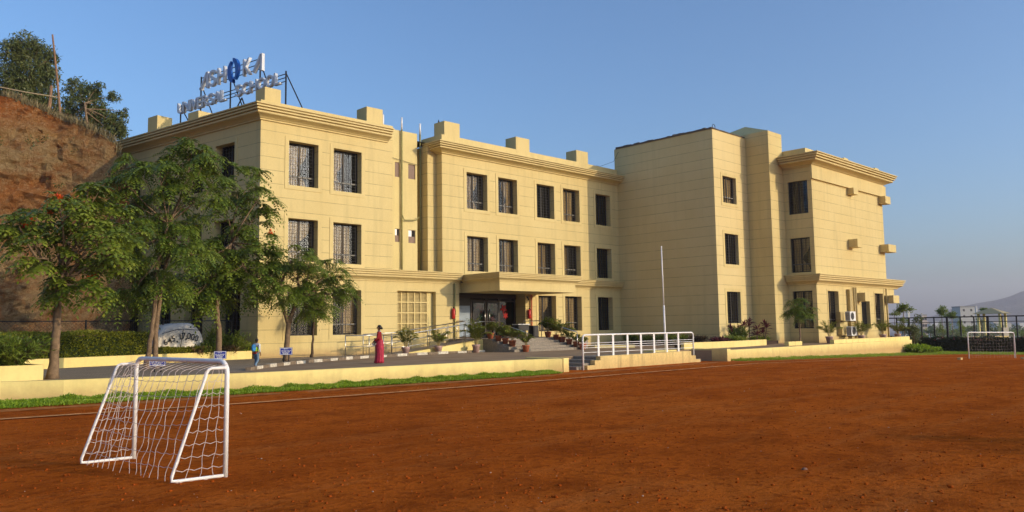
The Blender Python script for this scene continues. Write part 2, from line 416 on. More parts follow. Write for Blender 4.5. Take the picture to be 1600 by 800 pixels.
# far hillside on the right of the valley: silhouette heights by direction, ridges as real relief
def hill():
    us = np.linspace(1400, 2600, 130); V = []; Fc = []; rows = 26
    sil = [(1400, 512), (1440, 500), (1470, 489), (1488, 482), (1512, 477), (1531, 473), (1556, 469), (1575, 464), (1600, 454), (1660, 444), (1760, 440), (1900, 446), (2100, 455), (2400, 470), (2600, 490)]
    for u in us:
        v = np.interp(u, [a for a, b in sil], [b for a, b in sil])
        top = at(u, v, dep=2200)
        d = Vector((top.x, top.y, 0)).normalized()
        for j in range(rows):
            k = j/(rows-1); q = top-d*(k*900); h = (1-k)**1.5
            rg = 14*noise.noise(Vector((q.x*.006, q.y*.006, 1)))+6*noise.noise(Vector((q.x*.02, q.y*.02, 3)))
            z = -30+(top.z+30)*h+rg*k*(1-k)*3.2
            V.append((q.x, q.y, z))
        V.append((top.x+d.x*900, top.y+d.y*900, -60))
    m = rows+1
    for i in range(len(us)-1):
        for j in range(rows-1): Fc.append((i*m+j, i*m+j+1, (i+1)*m+j+1, (i+1)*m+j))
        Fc.append((i*m+rows, i*m, (i+1)*m, (i+1)*m+rows))
    me = bpy.data.meshes.new('hillside'); me.from_pydata(V, [], Fc); me.update()
    return st(finish(me, 'hillside', M['hill'], None, Vector((0, 0, 0)), True))
hill()

# raised forecourt
PZ = .47
front = [(-30, 27.6), (-12, 26.0), (4.67, 22.90), (5.9, 22.35), (10.4, 21.15), (14.5, 20.84), (19.85, 20.62), (21.7, 20.2)]
rear = [(22.1, 21.7), (33.0, 21.7), (33.2, 20.2), (58.2, 20.5), (58.2, 60), (-30, 60)]
st(MB().prism(front+rear, -2.0, PZ).build('driveway', M['asphalt'], org=(0, 0, 0)))
kerbline = [(11.2, 22.9), (12.6, 24.4), (14.4, 25.9), (16.6, 27.2), (18.6, 28.2), (20.4, 28.85), (22.4, 29.3), (24.5, 29.6), (27.0, 29.75)]
pv = MB(); poly = [(6.0, 23.2), (11.0, 22.2)]+kerbline+[(27.0, 32.95), (16.35, 32.95), (7.0, 30.8)]
pv.add([(x, y, PZ+.004) for x, y in poly], [tuple(range(len(poly)))]); st(pv.build('pavement', M['paver'], org=(0, 0, 0)))
def polyline(pts, step):
    out = []; pts = [Vector(p) for p in pts]
    for a, b in zip(pts[:-1], pts[1:]):
        n = max(1, round((b-a).length/step))
        for i in range(n): out.append(a+(b-a)*i/n)
    return out+[pts[-1]]
kp = polyline(kerbline, .62); kw = MB(); kd = MB()
for i in range(len(kp)-1):
    a, b = kp[i], kp[i+1]; d = (b-a).normalized(); n = Vector((-d.y, d.x))
    g = .015; a2 = a+d*g; b2 = b-d*g; jit = random.uniform(-.015, .015)
    (kw if i % 2 else kd).prism([a2+n*jit, b2+n*jit, b2+n*(.16+jit), a2+n*(.16+jit)], PZ-.05, PZ+.11+random.uniform(-.015, .015))
kerbw = plain('worn_white_kerb_paint', (.55, .50, .40), .8, var=.35, scale=9); kerbd = plain('bare_kerb_stone', (.20, .15, .10), .9, var=.3)
st(kw.build('painted_kerb', kerbw, org=(0, 0, 0))); st(kd.build('kerb', kerbd, org=(0, 0, 0)))

# retaining walls
def offset_wall(name, pts, t, z0, z1, label, cat, mat=M['wall_low'], cap=None):
    pts = [Vector(p) for p in pts]; n = len(pts); A = []; B = []
    for i, p in enumerate(pts):
        ds = []
        if i: ds.append((p-pts[i-1]).normalized())
        if i < n-1: ds.append((pts[i+1]-p).normalized())
        nn = sum([Vector((d.y, -d.x)) for d in ds], Vector((0, 0))).normalized(); A.append(p); B.append(p-nn*t)
    z0s = [z0(p.x) if callable(z0) else z0 for p in A]; z0s += z0s[::-1]
    z1s = [z1(p.x) if callable(z1) else z1 for p in A]; z1s += z1s[::-1]
    o = MB().prism(A+B[::-1], z0s, z1s).build(name, mat)
    if label: tag(o, label, cat)
    return o
lw = [(x, y-.26) for x, y in front]
offset_wall('retaining_wall', [(x, y) for x, y in lw[:-1]]+[(21.25, 20.0), (21.75, 19.75)], .25, -.35, .505, 'long low yellow painted wall along the driveway behind the near goal', 'wall')
# end pillars of the opening, and the wall right of it
def pillar(name, x0, x1, y0, y1, z1, label):
    return tag(MB().box(x0, x1, y0, y1, -.3, z1).build(name, M['wall_low'], bevel=.012), label, 'pillar')
pillar('wall_pillar', 21.76, 22.06, 19.72, 21.7, .52, 'yellow end pillar of the long low wall, left of the white railing')
pillar('wall_pillar', 33.15, 33.45, 19.75, 21.7, .54, 'yellow end pillar right of the white railing and its steps')
offset_wall('terrace_wall', [(33.45, 20.0), (40, 20.05), (46, 20.1), (52, 20.2), (58.3, 20.35), (58.3, 24)], .3, lambda x: gz(x)-.3, .47, 'yellow terrace wall below the right wing of the school', 'wall')
# coping curbs on the terrace
cb = MB()
for i in range(14):
    x0 = 46.2+i*.86; cb.box(x0, x0+.845, 20.45, 20.7, .47, .71)
tag(cb.build('terrace_coping', M['wall_low'], bevel=.01), 'row of pale coping blocks on the terrace edge before the potted palms', 'coping')
cb = MB()
for i in range(2): cb.box(41.2+i*.8, 41.2+i*.8+.785, 20.75, 21.0, .47, .70)
tag(cb.build('terrace_coping', M['wall_low'], bevel=.01), 'two pale coping blocks beside the young tree on the terrace', 'coping')
# planter at the foot of the blank wing
offset_wall('planter_wall', [(33.9, 22.6), (36.5, 22.3), (39.5, 22.35), (42.6, 22.8)], .2, .4, .80, 'curved low yellow planter wall holding the maroon plants', 'planter')
offset_wall('planter_wall', [(34.5, 30.6), (34.55, 28.9), (36.1, 27.3)], .15, .4, .62, 'short pale planter wall beside the entrance steps', 'planter')
bed = MB().prism([(34.2, 22.7), (36.5, 22.5), (39.5, 22.55), (42.4, 23.0), (46.3, 24.0), (46.3, 25.7), (42.5, 25.7), (42.4, 33), (40.9, 33), (40.9, 25.4), (36, 24.6)], .4, .66)
o = bed.build('planting_bed', M['soil']); st(o)
# back left
offset_wall('garden_wall', [(-10, 26.3), (7.4, 30.65), (10.8, 31.95), (16.2, 33.0)], .18, .4, .82, 'low yellow garden wall in front of the long hedge', 'wall')
offset_wall('planter_wall', [(-10, 25.6), (5.75, 23.35), (5.75, 25)], .2, .4, .86, 'yellow planter wall at the left edge holding a feathery bush', 'planter')
st(MB().prism([(-10, 25.7), (5.6, 23.5), (5.6, 25), (-10, 27)], .40, .76).build('planter_soil', M['soil'], org=(0, 0, 0)))
st(MB().prism([(-30, 26.6), (-10, 26.5), (7.3, 30.8), (10.8, 32.1), (16.1, 33.15), (14.6, 44.5), (-30, 47)], .40, .60).build('planted_ground', plain('dark_brown_earth', (.11, .065, .035), .95, var=.4, scale=3, bump=.6), org=(0, 0, 0)))  # earth in an even dark brown, varied by noise

# steps down to the field behind the railing wall
s = MB(); s.box(24.55, 30.5, 20.35, 21.7, -.3, PZ)
for i in range(3):
    s.box(24.55-.45*(i+1), 24.55-.45*i, 20.35, 21.7, -.3, PZ-.115*(i+1)); s.box(30.5+.45*i, 30.5+.45*(i+1), 20.35, 21.7, -.3, PZ-.115*(i+1))
tag(s.build('field_steps', M['concrete'], bevel=.01), 'double flight of low stone steps hidden behind the stepped yellow wall', 'steps')
pw = MB(); pr_ = [(23.55, -.3), (31.4, -.3), (31.4, .13), (31.05, .13), (31.05, .31), (30.7, .31), (30.7, .52), (24.35, .50), (24.35, .34), (24.0, .34), (24.0, .16), (23.55, .16)]
n = len(pr_); pw.add([(x, 20.1, z) for x, z in pr_]+[(x, 20.33, z) for x, z in pr_], [tuple(range(n)), tuple(range(2*n-1, n-1, -1))]+[(i, n+i, n+(i+1) % n, (i+1) % n) for i in range(n)])
tag(pw.build('stepped_wall', plaster('stained_yellow_wall', (.72, .55, .23), False, grime=.4, splash=.35, zs=.0)), 'yellow wall with stepped ends carrying the white railing', 'wall')
r = thing('white_railing', (27.3, 20.2, 0), 'white tubular railing standing on the stepped yellow wall beside the field', 'railing')
hr = [(23.42, 20.2, -.05), (23.42, 20.2, 1.2)]+[(23.42+.14*(1-math.cos(a)), 20.2, 1.2+.14*math.sin(a)) for a in (.5, 1.0, 1.57)]+[(30.9, 20.2, 1.34)]+[(30.9+.14*math.sin(a), 20.2, 1.2+.14*math.cos(a)) for a in (.5, 1.0, 1.57)]+[(31.04, 20.2, .1)]
MB().tube(hr, .034, 10).build('handrail', M['white'], r, smooth=True)
for i, u in enumerate((935, 958, 980.5, 1001.5, 1022, 1042, 1060)):
    x = at(u, 540, Y=20.2).x; MB().box(x-.055, x+.055, 20.185, 20.215, .5, 1.31).build('baluster', M['white'], r, bevel=.004)
for z in (1.02, .93, .84, .66):
    MB().tube([(23.44, 20.2, z), (31.02, 20.2, z)], .011, 6).build('rod', M['white'], r)

# ------------------------------------------------------------------ the school building
school = thing('school_building', (30, 33, .47), 'three storey cream yellow school building with grooved walls and heavy cornices', 'building')
def wall_faces(mb, fr, a0, a1, z0, z1, ops=(), depth=.42):
    A = sorted({a0, a1}|{q for o in ops for q in o[:2]}); Z = sorted({z0, z1}|{q for o in ops for q in o[2:4]})
    for i in range(len(A)-1):
        for j in range(len(Z)-1):
            ca, cz = (A[i]+A[i+1])/2, (Z[j]+Z[j+1])/2
            if any(o[0] < ca < o[1] and o[2] < cz < o[3] for o in ops): continue
            mb.quad(fr.p(A[i], 0, Z[j]), fr.p(A[i+1], 0, Z[j]), fr.p(A[i+1], 0, Z[j+1]), fr.p(A[i], 0, Z[j+1]))
    for o in ops:
        x0, x1, y0, y1 = o[:4]; D = -(o[4] if len(o) > 4 else depth)
        mb.quad(fr.p(x0, 0, y0), fr.p(x0, D, y0), fr.p(x0, D, y1), fr.p(x0, 0, y1))
        mb.quad(fr.p(x1, 0, y1), fr.p(x1, D, y1), fr.p(x1, D, y0), fr.p(x1, 0, y0))
        mb.quad(fr.p(x0, 0, y1), fr.p(x0, D, y1), fr.p(x1, D, y1), fr.p(x1, 0, y1))
        mb.quad(fr.p(x0, 0, y0), fr.p(x1, 0, y0), fr.p(x1, D, y0), fr.p(x0, D, y0))
    return mb
def window(fr, a0, a1, z0, z1, style=0, depth=.42, trim=.2, name='window'):
    """frame with mullions > pane, curtain, grille, transom, surround"""
    f = MB(); D0, D1 = -depth+.01, -depth+.06; b = .05; w_ = a1-a0
    f.pbox(fr, a0, a0+b, D0, D1, z0, z1); f.pbox(fr, a1-b, a1, D0, D1, z0, z1)
    f.pbox(fr, a0+b, a1-b, D0, D1, z1-b, z1); f.pbox(fr, a0+b, a1-b, D0, D1, z0, z0+b)
    mid = (a0+a1)/2; f.pbox(fr, mid-.03, mid+.03, D0, D1, z0+b, z1-b)
    fo = f.build(name, M['frame'], school)
    MB().quad(fr.p(a0+.02, -depth-.004, z0), fr.p(a1-.02, -depth-.004, z0), fr.p(a1-.02, -depth-.004, z1), fr.p(a0+.02, -depth-.004, z1)).build('pane', M['glass'], fo)
    # curtains: pleated cloth hanging behind the pane
    spans = {0: [(0, .55)], 1: [(.45, 1)], 2: [(.15, .8)], 3: [(0, .3), (.6, 1)], 4: [(.05, .95)], 5: []}[style]
    c = MB()
    for s0, s1 in spans:
        n = 26; gath = random.choice([0, 0, 1]); rows = 9
        base = len(c.v)
        for j in range(rows):
            k = j/(rows-1); z = z1-.08-(z1-z0-.16)*k
            sq = 1-.5*gath*math.exp(-((k-.6)/.22)**2)
            for i in range(n):
                t = i/(n-1); aa = s0+(s1-s0)*(t*sq if s0 < .3 else 1-(1-t)*sq)
                c.v.append(fr.p(a0+.06+(w_-.12)*aa, -depth-.07-.024*math.sin(i*1.05+k*.6), z))
        for j in range(rows-1):
            for i in range(n-1): c.f.append((base+j*n+i, base+j*n+i+1, base+(j+1)*n+i+1, base+(j+1)*n+i))
    if c.v: c.build('curtain', M['curtain'], fo, smooth=True)
    g = MB(); gd0, gd1 = -depth+.09, -depth+.115
    nv = 6
    for i in range(nv): a = a0+w_*(i+.5)/nv; g.pbox(fr, a-.009, a+.009, gd0, gd1, z0+.01, z1-.01)
    nz = max(8, round((z1-z0)/.17))
    for i in range(1, nz): z = z0+(z1-z0)*i/nz; g.pbox(fr, a0+.01, a1-.01, gd1+.001, gd1+.014, z-.006, z+.006)
    g.build('grille', M['grille'], fo)
    if style != 5:
        zt = z0+(z1-z0)*.235; t = MB().pbox(fr, a0+b, a1-b, -depth+.062, -depth+.086, zt-.03, zt+.03)
        t.build('transom', M['transom'], fo)
    if trim:
        s_ = MB(); t = trim; o1 = .022; o0 = .001
        s_.pbox(fr, a0-t, a0-.004, o0, o1, z0-t, z1+t); s_.pbox(fr, a1+.004, a1+t, o0, o1, z0-t, z1+t)
        s_.pbox(fr, a0-.003, a1+.003, o0, o1, z1+.004, z1+t); s_.pbox(fr, a0-.003, a1+.003, o0, o1, z0-t, z0-.004)
        s_.build('surround', M['wall_plain'], fo)
    return fo
ROW = [(1.44, 3.59), (4.85, 6.81), (8.35, 10.41)]
def cprof(z0, z1, out):
    h = z1-z0
    P = [(0, 0), (.12, 0), (.12, .10), (.20, .12), (.28, .19), (.44, .26), (.66, .34), (.72, .38), (.72, .49), (.62, .51), (.62, .55), (.84, .56), (.84, .67), (.74, .69), (.74, .73), (.94, .74), (.94, .85), (.84, .87), (.84, .90), (1, .91), (1, 1)]
    return [(-.03, z0)]+[(a*out+.002, z0+b*h) for a, b in P]+[(-.03, z1)]
def ring(path, z0, z1, i0=.06, i1=.26):
    return MB().sweep(path, [(-i1, z0), (-i0, z0), (-i0, z1), (-i1, z1)])
PW = {}
# --- left block
cA, cB = (14.2, 45.6), (16.4, 32.9)
frAs = Frame(cA, cB); frA = Frame((16.4, 32.9), (28.0, 32.9)); L0 = 16.4
opsA = []; winA = []
for k, (z0, z1) in enumerate(ROW):
    for (x0, x1), st_ in zip(((17.8, 19.32), (20.16, 21.73)), ((2, 0), (4, 2), (5, 1))[2-k]):
        opsA.append((x0-L0, x1-L0, z0, z1)); winA.append((x0-L0, x1-L0, z0, z1, st_))
wb = MB()
LV = (23.91-L0, 26.39-L0, 1.42, 3.62, .38)
wall_faces(wb, frA, 0, 23.6-L0, .3, 11.85, opsA)
wall_faces(wb, frA, 23.6-L0, 28.0-L0, .3, 4.6, [LV])
sideops = []; Ls = frAs.L
for a1, w_ in ((Ls-1.9, 1.5),):
    for z0, z1 in ROW[1:]: sideops.append((a1-w_, a1, z0, z1))
for a in (1.4, 4.2, 7.0): 
    for z0, z1 in ROW[1:]: sideops.append((a, a+1.5, z0, z1))
sideops += [(1.5, 3.0, .9, 3.7), (4.5, 6.0, .9, 3.7), (7.2, 8.7, .9, 3.7), (10.0, 11.6, .9, 3.7)]
wall_faces(wb, frAs, 0, Ls, .3, 11.85, sideops)
wb.quad((23.6, 32.9, 4.6), (23.6, 45.6, 4.6), (23.6, 45.6, 11.85), (23.6, 32.9, 11.85))
wb.quad((23.6, 45.6, .3), (14.2, 45.6, .3), (14.2, 45.6, 11.85), (23.6, 45.6, 11.85))
wb.quad((28.0, 32.9, .3), (28.0, 34.1, .3), (28.0, 34.1, 4.6), (28.0, 32.9, 4.6))
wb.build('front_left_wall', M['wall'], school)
for a in winA: window(frA, *a)
for i, o_ in enumerate(sideops): window(frAs, o_[0], o_[1], o_[2], o_[3], (5, 1, 0, 5)[i % 4], trim=.2 if o_[2] > 2 else 0)
rf = MB(); rf.add([(14.25, 45.55, 11.8), (16.45, 32.95, 11.8), (23.55, 32.95, 11.8), (23.55, 45.55, 11.8)], [(0, 1, 2, 3)])
rf.quad((23.6, 32.95, 4.58), (28, 32.95, 4.58), (28, 34.1, 4.58), (23.6, 34.1, 4.58))
rf.quad((27.1, 33.25, 11.8), (42.4, 33.25, 11.8), (42.4, 45, 11.8), (27.1, 45, 11.8))
rf.quad((23.6, 34.1, 11.9), (27.1, 34.1, 11.9), (27.1, 45, 11.9), (23.6, 45, 11.9))
rf.quad((42.47, 25.8, 13.7), (46.4, 25.8, 13.7), (46.4, 33.38, 13.7), (42.47, 33.38, 13.7)); rf.quad((42.45, 33.4, 12.2), (48.2, 33.4, 12.2), (48.2, 45, 12.2), (42.45, 45, 12.2))
rf.quad((48.2, 22.3, 12.3), (59.5, 22.3, 12.3), (59.5, 40, 12.3), (48.2, 40, 12.3))
rf.build('roof', M['roofdirt'], school)
MB().sweep([cA, cB, (23.3, 32.9)], cprof(11.15, 11.80, .58)).build('cornice', M['cornice'], school)
ring([cA, cB, (23.6, 32.9), (23.6, 34)], 11.8, 12.07, -.02, .2).build('parapet', M['wall_plain'], school)
LP = cprof(4.08, 4.66, .42)
MB().sweep([(15.6, 37.5), cB, (27.95, 32.9)], LP).build('ledge', M['cornice'], school)
# louvred opening
lv = MB(); fl = -.36
x0, x1, z0, z1 = 23.93-L0, 26.02-L0, 1.42, 3.60
for i in range(6): a = x0+(x1-x0)*i/5; lv.pbox(frA, a-.035, a+.035, fl, fl+.09, z0, z1)
for i in range(5): z = z0+(z1-z0)*i/4; lv.pbox(frA, x0, x1, fl+.005, fl+.095, z-.035, z+.035)
for i in range(32): z = z0+(z1-z0)*(i+.5)/32; lv.pbox(frA, x0, x1, fl+.02, fl+.05, z-.014, z+.014)
lo = lv.build('louvre_window', M['wall_plain'], school)
MB().pbox(frA, x0-.02, 26.39-L0, fl-.06, fl-.02, z0, z1+.02).build('backing', plain('louvre_backing', (.33, .26, .13), .9), lo)
MB().pbox(frA, x1+.035, 26.385-L0, fl-.01, fl+.08, z0, z1+.01).build('side_panel', M['wall_green'], lo)
# --- recessed bay between the blocks
wb = MB(); frB = Frame((23.6, 34.1), (26.1, 34.1))
vents = [(24.62-23.6, 24.92-23.6), (25.5-23.6, 25.97-23.6)]; vops = [(a, b, z0, z1, .12) for a, b in vents for z0, z1 in ((9.75, 10.55), (6.27, 6.98))]
wall_faces(wb, frB, 0, 2.5, 4.6, 12.3, vops, .12)
wb.quad((26.1, 34.1, 4.6), (26.1, 36.5, 4.6), (26.1, 36.5, 12.3), (26.1, 34.1, 12.3))
wb.quad((26.1, 36.5, 4.6), (27.3, 36.5, 4.6), (27.3, 36.5, 11.3), (26.1, 36.5, 11.3))
wb.quad((23.6, 34.35, 11.9), (23.6, 34.1, 12.3), (26.1, 34.1, 12.3), (26.1, 34.35, 12.3))
wb.box(23.6, 26.1, 34.12, 34.3, 11.9, 12.3)
wb.build('recessed_wall', M['wall_green'], school)
for i, (a, b, z0, z1, _) in enumerate(vops):
    f = MB(); f.pbox(frB, a, b, -.11, -.05, z0, z1)
    vo = f.build('vent_window', plain('grey_vent_board', (.24, .17, .13), .8) if 'ventm' not in PW else PW['ventm'], school); PW['ventm'] = vo.data.materials[0]
    if z0 < 8: MB().pbox(frB, a+.03, (a+b)/2, -.049, -.04, (z0+z1)/2, z1-.03).build('white_pane', M['white'], vo); MB().pbox(frB, (a+b)/2+.01, b-.03, -.049, -.04, (z0+z1)/2, z1-.03).build('dark_pane', M['dark'], vo)
pl = MB().box(26.5, 27.1, 33.7, 35, 4.58, 11.62); pl.build('pilaster', M['wall'], school)
MB().box(26.12, 26.48, 35.2, 36.4, 4.58, 5.2).build('recess_ledge', M['wall_green'], school)
pm = plain('olive_green_pipe_paint', (.26, .24, .09), .55)
for x, y, z0, z1, r in ((25.0, 34.0, 4.58, 13.0, .045), (26.28, 34.6, 4.58, 12.0, .06), (26.42, 34.25, 4.58, 12.95, .05), (24.15, 34.5, 11.9, 13.1, .05)):
    p = MB().tube([(x, y, z0), (x, y, min(z1, 12.35))], r, 10)
    o = p.build('drain_pipe', pm, school, smooth=True)
    if z1 > 12.4: MB().tube([(x, y, 12.35), (x, y, z1)], r, 10).build('vent_stack', M['white'], o, smooth=True)
MB().tube([(25.0, 33.96, 7.7), (25.1, 33.93, 7.45), (25.9, 33.93, 7.5), (26.1, 33.95, 7.7)], .03, 8).build('drain_branch', pm, school, smooth=True)
MB().tube([(23.7, 34.02, 9.9+.9), (26.1, 34.02, 10.55)], .012, 6).build('cable', M['frame'], school)
# --- central block
frC = Frame((27.1, 33.2), (42.45, 33.2)); C0 = 27.1
cx = [(28.86, 30.42), (31.29, 32.82), (34.5, 36.05), (36.89, 38.45), (40.08, 41.59)]
ops = []; wins = []
sty = {2: [2, 1, 5, 4, 5], 1: [4, 1, 2, 0, 5], 0: [None, None, 4, 4, 5]}
for k in (0, 1, 2):
    for i, (x0, x1) in enumerate(cx):
        if sty[k][i] is None: continue
        ops.append((x0-C0, x1-C0, *ROW[k])); wins.append((x0-C0, x1-C0, *ROW[k], sty[k][i]))
wb = MB(); wall_faces(wb, frC, 0, 42.45-C0, 3.62, 11.85, [o for o in ops if o[2] > 4])
wg = MB(); wall_faces(wg, frC, 33.4-C0, 42.45-C0, .3, 3.62, [o for o in ops if o[2] < 4])
wq = MB(); wq.quad((27.1, 36.5, 4.58), (27.1, 33.2, 4.58), (27.1, 33.2, 11.85), (27.1, 36.5, 11.85)); wq.build('side_wall', M['wall'], school)
wg.quad((33.4, 34.1, .3), (33.4, 33.2, .3), (33.4, 33.2, 3.62), (33.4, 34.1, 3.62)); wg.build('ground_floor_wall', M['wall'], school)
wq = MB(); wq.quad((42.4, 45, .3), (27.1, 45, .3), (27.1, 45, 11.85), (42.4, 45, 11.85)); wq.build('back_wall', M['wall'], school)
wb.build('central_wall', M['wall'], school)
for a in wins: window(frC, *a)
MB().sweep([(27.1, 34.1), (27.1, 33.2), (42.43, 33.2)], cprof(11.22, 11.78, .66)).build('cornice', M['cornice'], school)
ring([(27.1, 35), (27.1, 33.2), (42.4, 33.2)], 11.78, 12.28, -.02, .2).build('parapet', M['wall_plain'], school)
MB().sweep([(34.3, 33.2), (42.43, 33.2)], LP).build('ledge', M['cornice'], school)
# roof posts
for x0, x1, y0, z1 in ((16.62, 17.42, 33.0, 12.74), (22.1, 23.08, 33.0, 12.86), (27.3, 28.42, 33.22, 13.08), (32.82, 33.98, 33.22, 13.08), (38.3, 39.45, 33.22, 13.08)):
    MB().box(x0, x1, y0, y0+.9, 11.78, z1).build('roof_post', M['wall_plain'], school, bevel=.015)
for a in (3.2, 6.9):
    q = MB().pbox(frAs, a, a+.9, -.95, -.12, 11.78, 12.9 if a < 5 else 12.5); q.build('roof_post', M['wall_plain'], school, bevel=.015)
# --- entrance canopy
cn = MB().box(28.35, 34.3, 30.05, 33.19, 3.62, 4.16)
co = cn.build('canopy', M['wall_plain'], school)
MB().sweep([(28.35, 32.88), (28.35, 30.05), (34.3, 30.05), (34.3, 33.18)], cprof(4.10, 4.56, .34)).build('canopy_cornice', M['cornice'], co)
MB().box(28.34, 34.31, 30.06, 33.15, 4.16, 4.52).build('canopy_roof', M['roofdirt'], co)
# entrance: glazed screen in dark frames
ent = MB(); zf = 1.12
for x in (28.05, 29.85, 30.95, 32.0, 33.3): ent.box(x-.06, x+.06, 34.0, 34.1, zf, 3.62)
ent.box(28.0, 33.4, 33.99, 34.09, 3.38, 3.62); ent.box(28.0, 33.4, 34.0, 34.09, zf, zf+.10); ent.box(29.85, 33.3, 34.01, 34.08, 3.2, 3.27)
eo = ent.build('entrance_screen', plain('brown_door_frame', (.045, .028, .018), .4), school)
for x0, x1 in ((29.91, 30.89), (31.01, 31.94)):
    d = MB(); d.box(x0, x0+.07, 33.95, 33.99, zf+.02, 3.2); d.box(x1-.07, x1, 33.95, 33.99, zf+.02, 3.2); d.box(x0+.07, x1-.07, 33.95, 33.99, 3.1, 3.2); d.box(x0+.07, x1-.07, 33.95, 33.99, zf+.02, zf+.16)
    do = d.build('door', M['frame'], eo.parent)
    MB().quad((x0+.07, 33.97, zf+.16), (x1-.07, 33.97, zf+.16), (x1-.07, 33.97, 3.1), (x0+.07, 33.97, 3.1)).build('pane', M['doorglass'], do)
    hx = x1-.12 if x0 < 30.5 else x0+.12
    MB().tube([(hx, 33.88, 1.9), (hx, 33.88, 2.75)], .022, 8).build('handle', M['steel'], do, smooth=True)
MB().quad((32.06, 34.05, zf+.1), (33.24, 34.05, zf+.1), (33.24, 34.05, 3.2), (32.06, 34.05, 3.2)).build('side_light', M['doorglass'], eo)
MB().box(28.12, 29.75, 34.02, 34.06, zf+.1, 2.95).build('bluish_glass_panel', M['panel'], eo)  # fixed glass panel; its reflection of the sky is painted blue-grey
MB().box(28.11, 29.79, 34.02, 34.05, 2.97, 3.37).build('upper_panel', M['frame'], eo)
# paper flowers stuck on the glass
def blob(mb, cx_, cz, r, y, n=5, ph=0):
    pts = []
    for k in range(30):
        a = 2*math.pi*k/30; rr = r*(.72+.28*math.cos(n*a+ph)); pts.append((cx_+rr*math.cos(a), y, cz+rr*math.sin(a)))
    mb.add([(cx_, y, cz)]+pts, [(0, 1+k, 1+(k+1) % 30) for k in range(30)])
for c, items in (((.38, .02, .015), [(30.45, 2.98, .30), (30.68, 2.72, .22), (32.4, 2.8, .28), (32.55, 2.4, .22)]), ((.02, .17, .015), [(31.4, 2.75, .34), (30.55, 2.3, .22), (31.25, 2.45, .2)]), ((.5, .05, .09), [(31.5, 2.2, .2), (31.62, 2.02, .14)])):
    pmat = plain('coloured_paper_%d' % int(c[0]*100), tuple(x*.8 for x in c), .8)
    for i, (x, z, r) in enumerate(items): mb = MB(); blob(mb, x, z, r, 34.03, 5+i % 2, i); mb.build('paper_flower', pmat, eo)
MB().box(28.0, 42, 35.6, 35.7, .3, 3.9).build('lobby_back_wall', plain('brown_lobby_wall', (.12, .075, .04), .8), school)
MB().quad((28.0, 34.12, 3.6), (33.4, 34.12, 3.6), (33.4, 35.6, 3.6), (28.0, 35.6, 3.6)).build('lobby_ceiling', M['dark'], school)
MB().box(33.75, 33.83, 33.05, 33.13, .5, 4.05).build('downpipe', M['terracotta'], school)
MB().tube([(27.62, 32.82, .5), (27.62, 32.82, 4.1)], .045, 8).build('downpipe', pm, school, smooth=True)
MB().tube([(33.4, 33.1, 3.5), (33.35, 32.95, 3.42), (33.35, 32.9, 3.3)], .05, 8).build('wall_lamp', M['frame'], school)
# --- right wing: blank block, stair tower, end block
frDl = Frame((42.45, 33.2), (42.45, 25.75)); frD = Frame((42.45, 25.75), (46.42, 25.75))
dw = [(43.42-42.45, 45.01-42.45, *z) for z in ((1.76, 3.71), (5.41, 7.31), (9.25, 10.92))]
wb = MB(); wall_faces(wb, frDl, 0, 7.45, .3, 13.74); wall_faces(wb, frD, 0, 46.42-42.45, .3, 13.74, dw, .25)
wb.quad((46.42, 33.4, .3), (42.45, 33.4, .3), (42.45, 33.4, 13.74), (46.42, 33.4, 13.74)); wb.quad((42.45, 33.4, 11.5), (42.45, 33.2, 11.5), (42.45, 33.2, 13.74), (42.45, 33.4, 13.74))
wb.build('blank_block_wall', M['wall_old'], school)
for i, a in enumerate(dw): window(frD, *a, (5, 5, 1)[i], depth=.25)
# rough broken slab edge on top
rs = MB(); base = []
path = polyline([(42.45, 33.25), (42.45, 25.75), (46.3, 25.75)], .22)
for i, p in enumerate(path[:-1]):
    q = path[i+1]; h = .07+.07*random.random() if i < 34 else .05
    dd = (q-p).normalized(); nn = Vector((dd.y, -dd.x)); o_ = .03+.05*random.random()
    rs.prism([p+nn*o_, q+nn*o_, q-nn*.3, p-nn*.3], 13.741, 13.74+h)
rs.build('roof_edge', M['roofdirt'], school)
frEl = Frame((46.42, 25.75), (46.42, 24.15)); frE = Frame((46.42, 24.15), (48.2, 24.15))
wb = MB(); wall_faces(wb, frEl, 0, 1.6, .3, 13.98); wall_faces(wb, frE, 0, 1.78, .3, 13.98)
wb.quad((46.42, 29, 13.6), (46.42, 25.75, 13.6), (46.42, 25.75, 13.98), (46.42, 29, 13.98)); wb.quad((48.2, 24.15, 12), (48.2, 29, 12), (48.2, 29, 13.98), (48.2, 24.15, 13.98)); wb.quad((48.2, 29, 12), (46.42, 29, 12), (46.42, 29, 13.98), (48.2, 29, 13.98))
to = wb.build('stair_tower_wall', M['wall'], school)
MB().add([(46.42, 24.15, 13.98), (48.2, 24.15, 13.98), (48.2, 29, 13.98), (46.42, 29, 13.98), (47.3, 26.2, 14.75)], [(0, 1, 4), (1, 2, 4), (2, 3, 4), (3, 0, 4)]).build('pyramid_roof', M['wall_plain'], school)
frFl = Frame((48.2, 24.15), (48.2, 22.27)); frF = Frame((48.2, 22.27), (59.55, 22.27))
fl_ = [(24.15-23.87, 24.15-22.56, *z) for z in ((1.38, 3.74), (4.92, 7.12), (8.66, 10.78))]
ff = [(a-48.2, b-48.2, 1.38, 3.74) for a, b in ((49.73, 51.28), (54.82, 56.24), (57.18, 58.66))]
wb = MB(); wall_faces(wb, frFl, 0, 1.88, .3, 12.3, fl_, .2); wall_faces(wb, frF, 0, 11.35, .3, 12.3, ff, .3)
wb.quad((59.55, 22.27, .3), (59.55, 40, .3), (59.55, 40, 12.3), (59.55, 22.27, 12.3)); wb.quad((59.55, 40, .3), (46.42, 40, .3), (46.42, 40, 12.3), (59.55, 40, 12.3))
wb.build('end_block_wall', M['wall'], school)
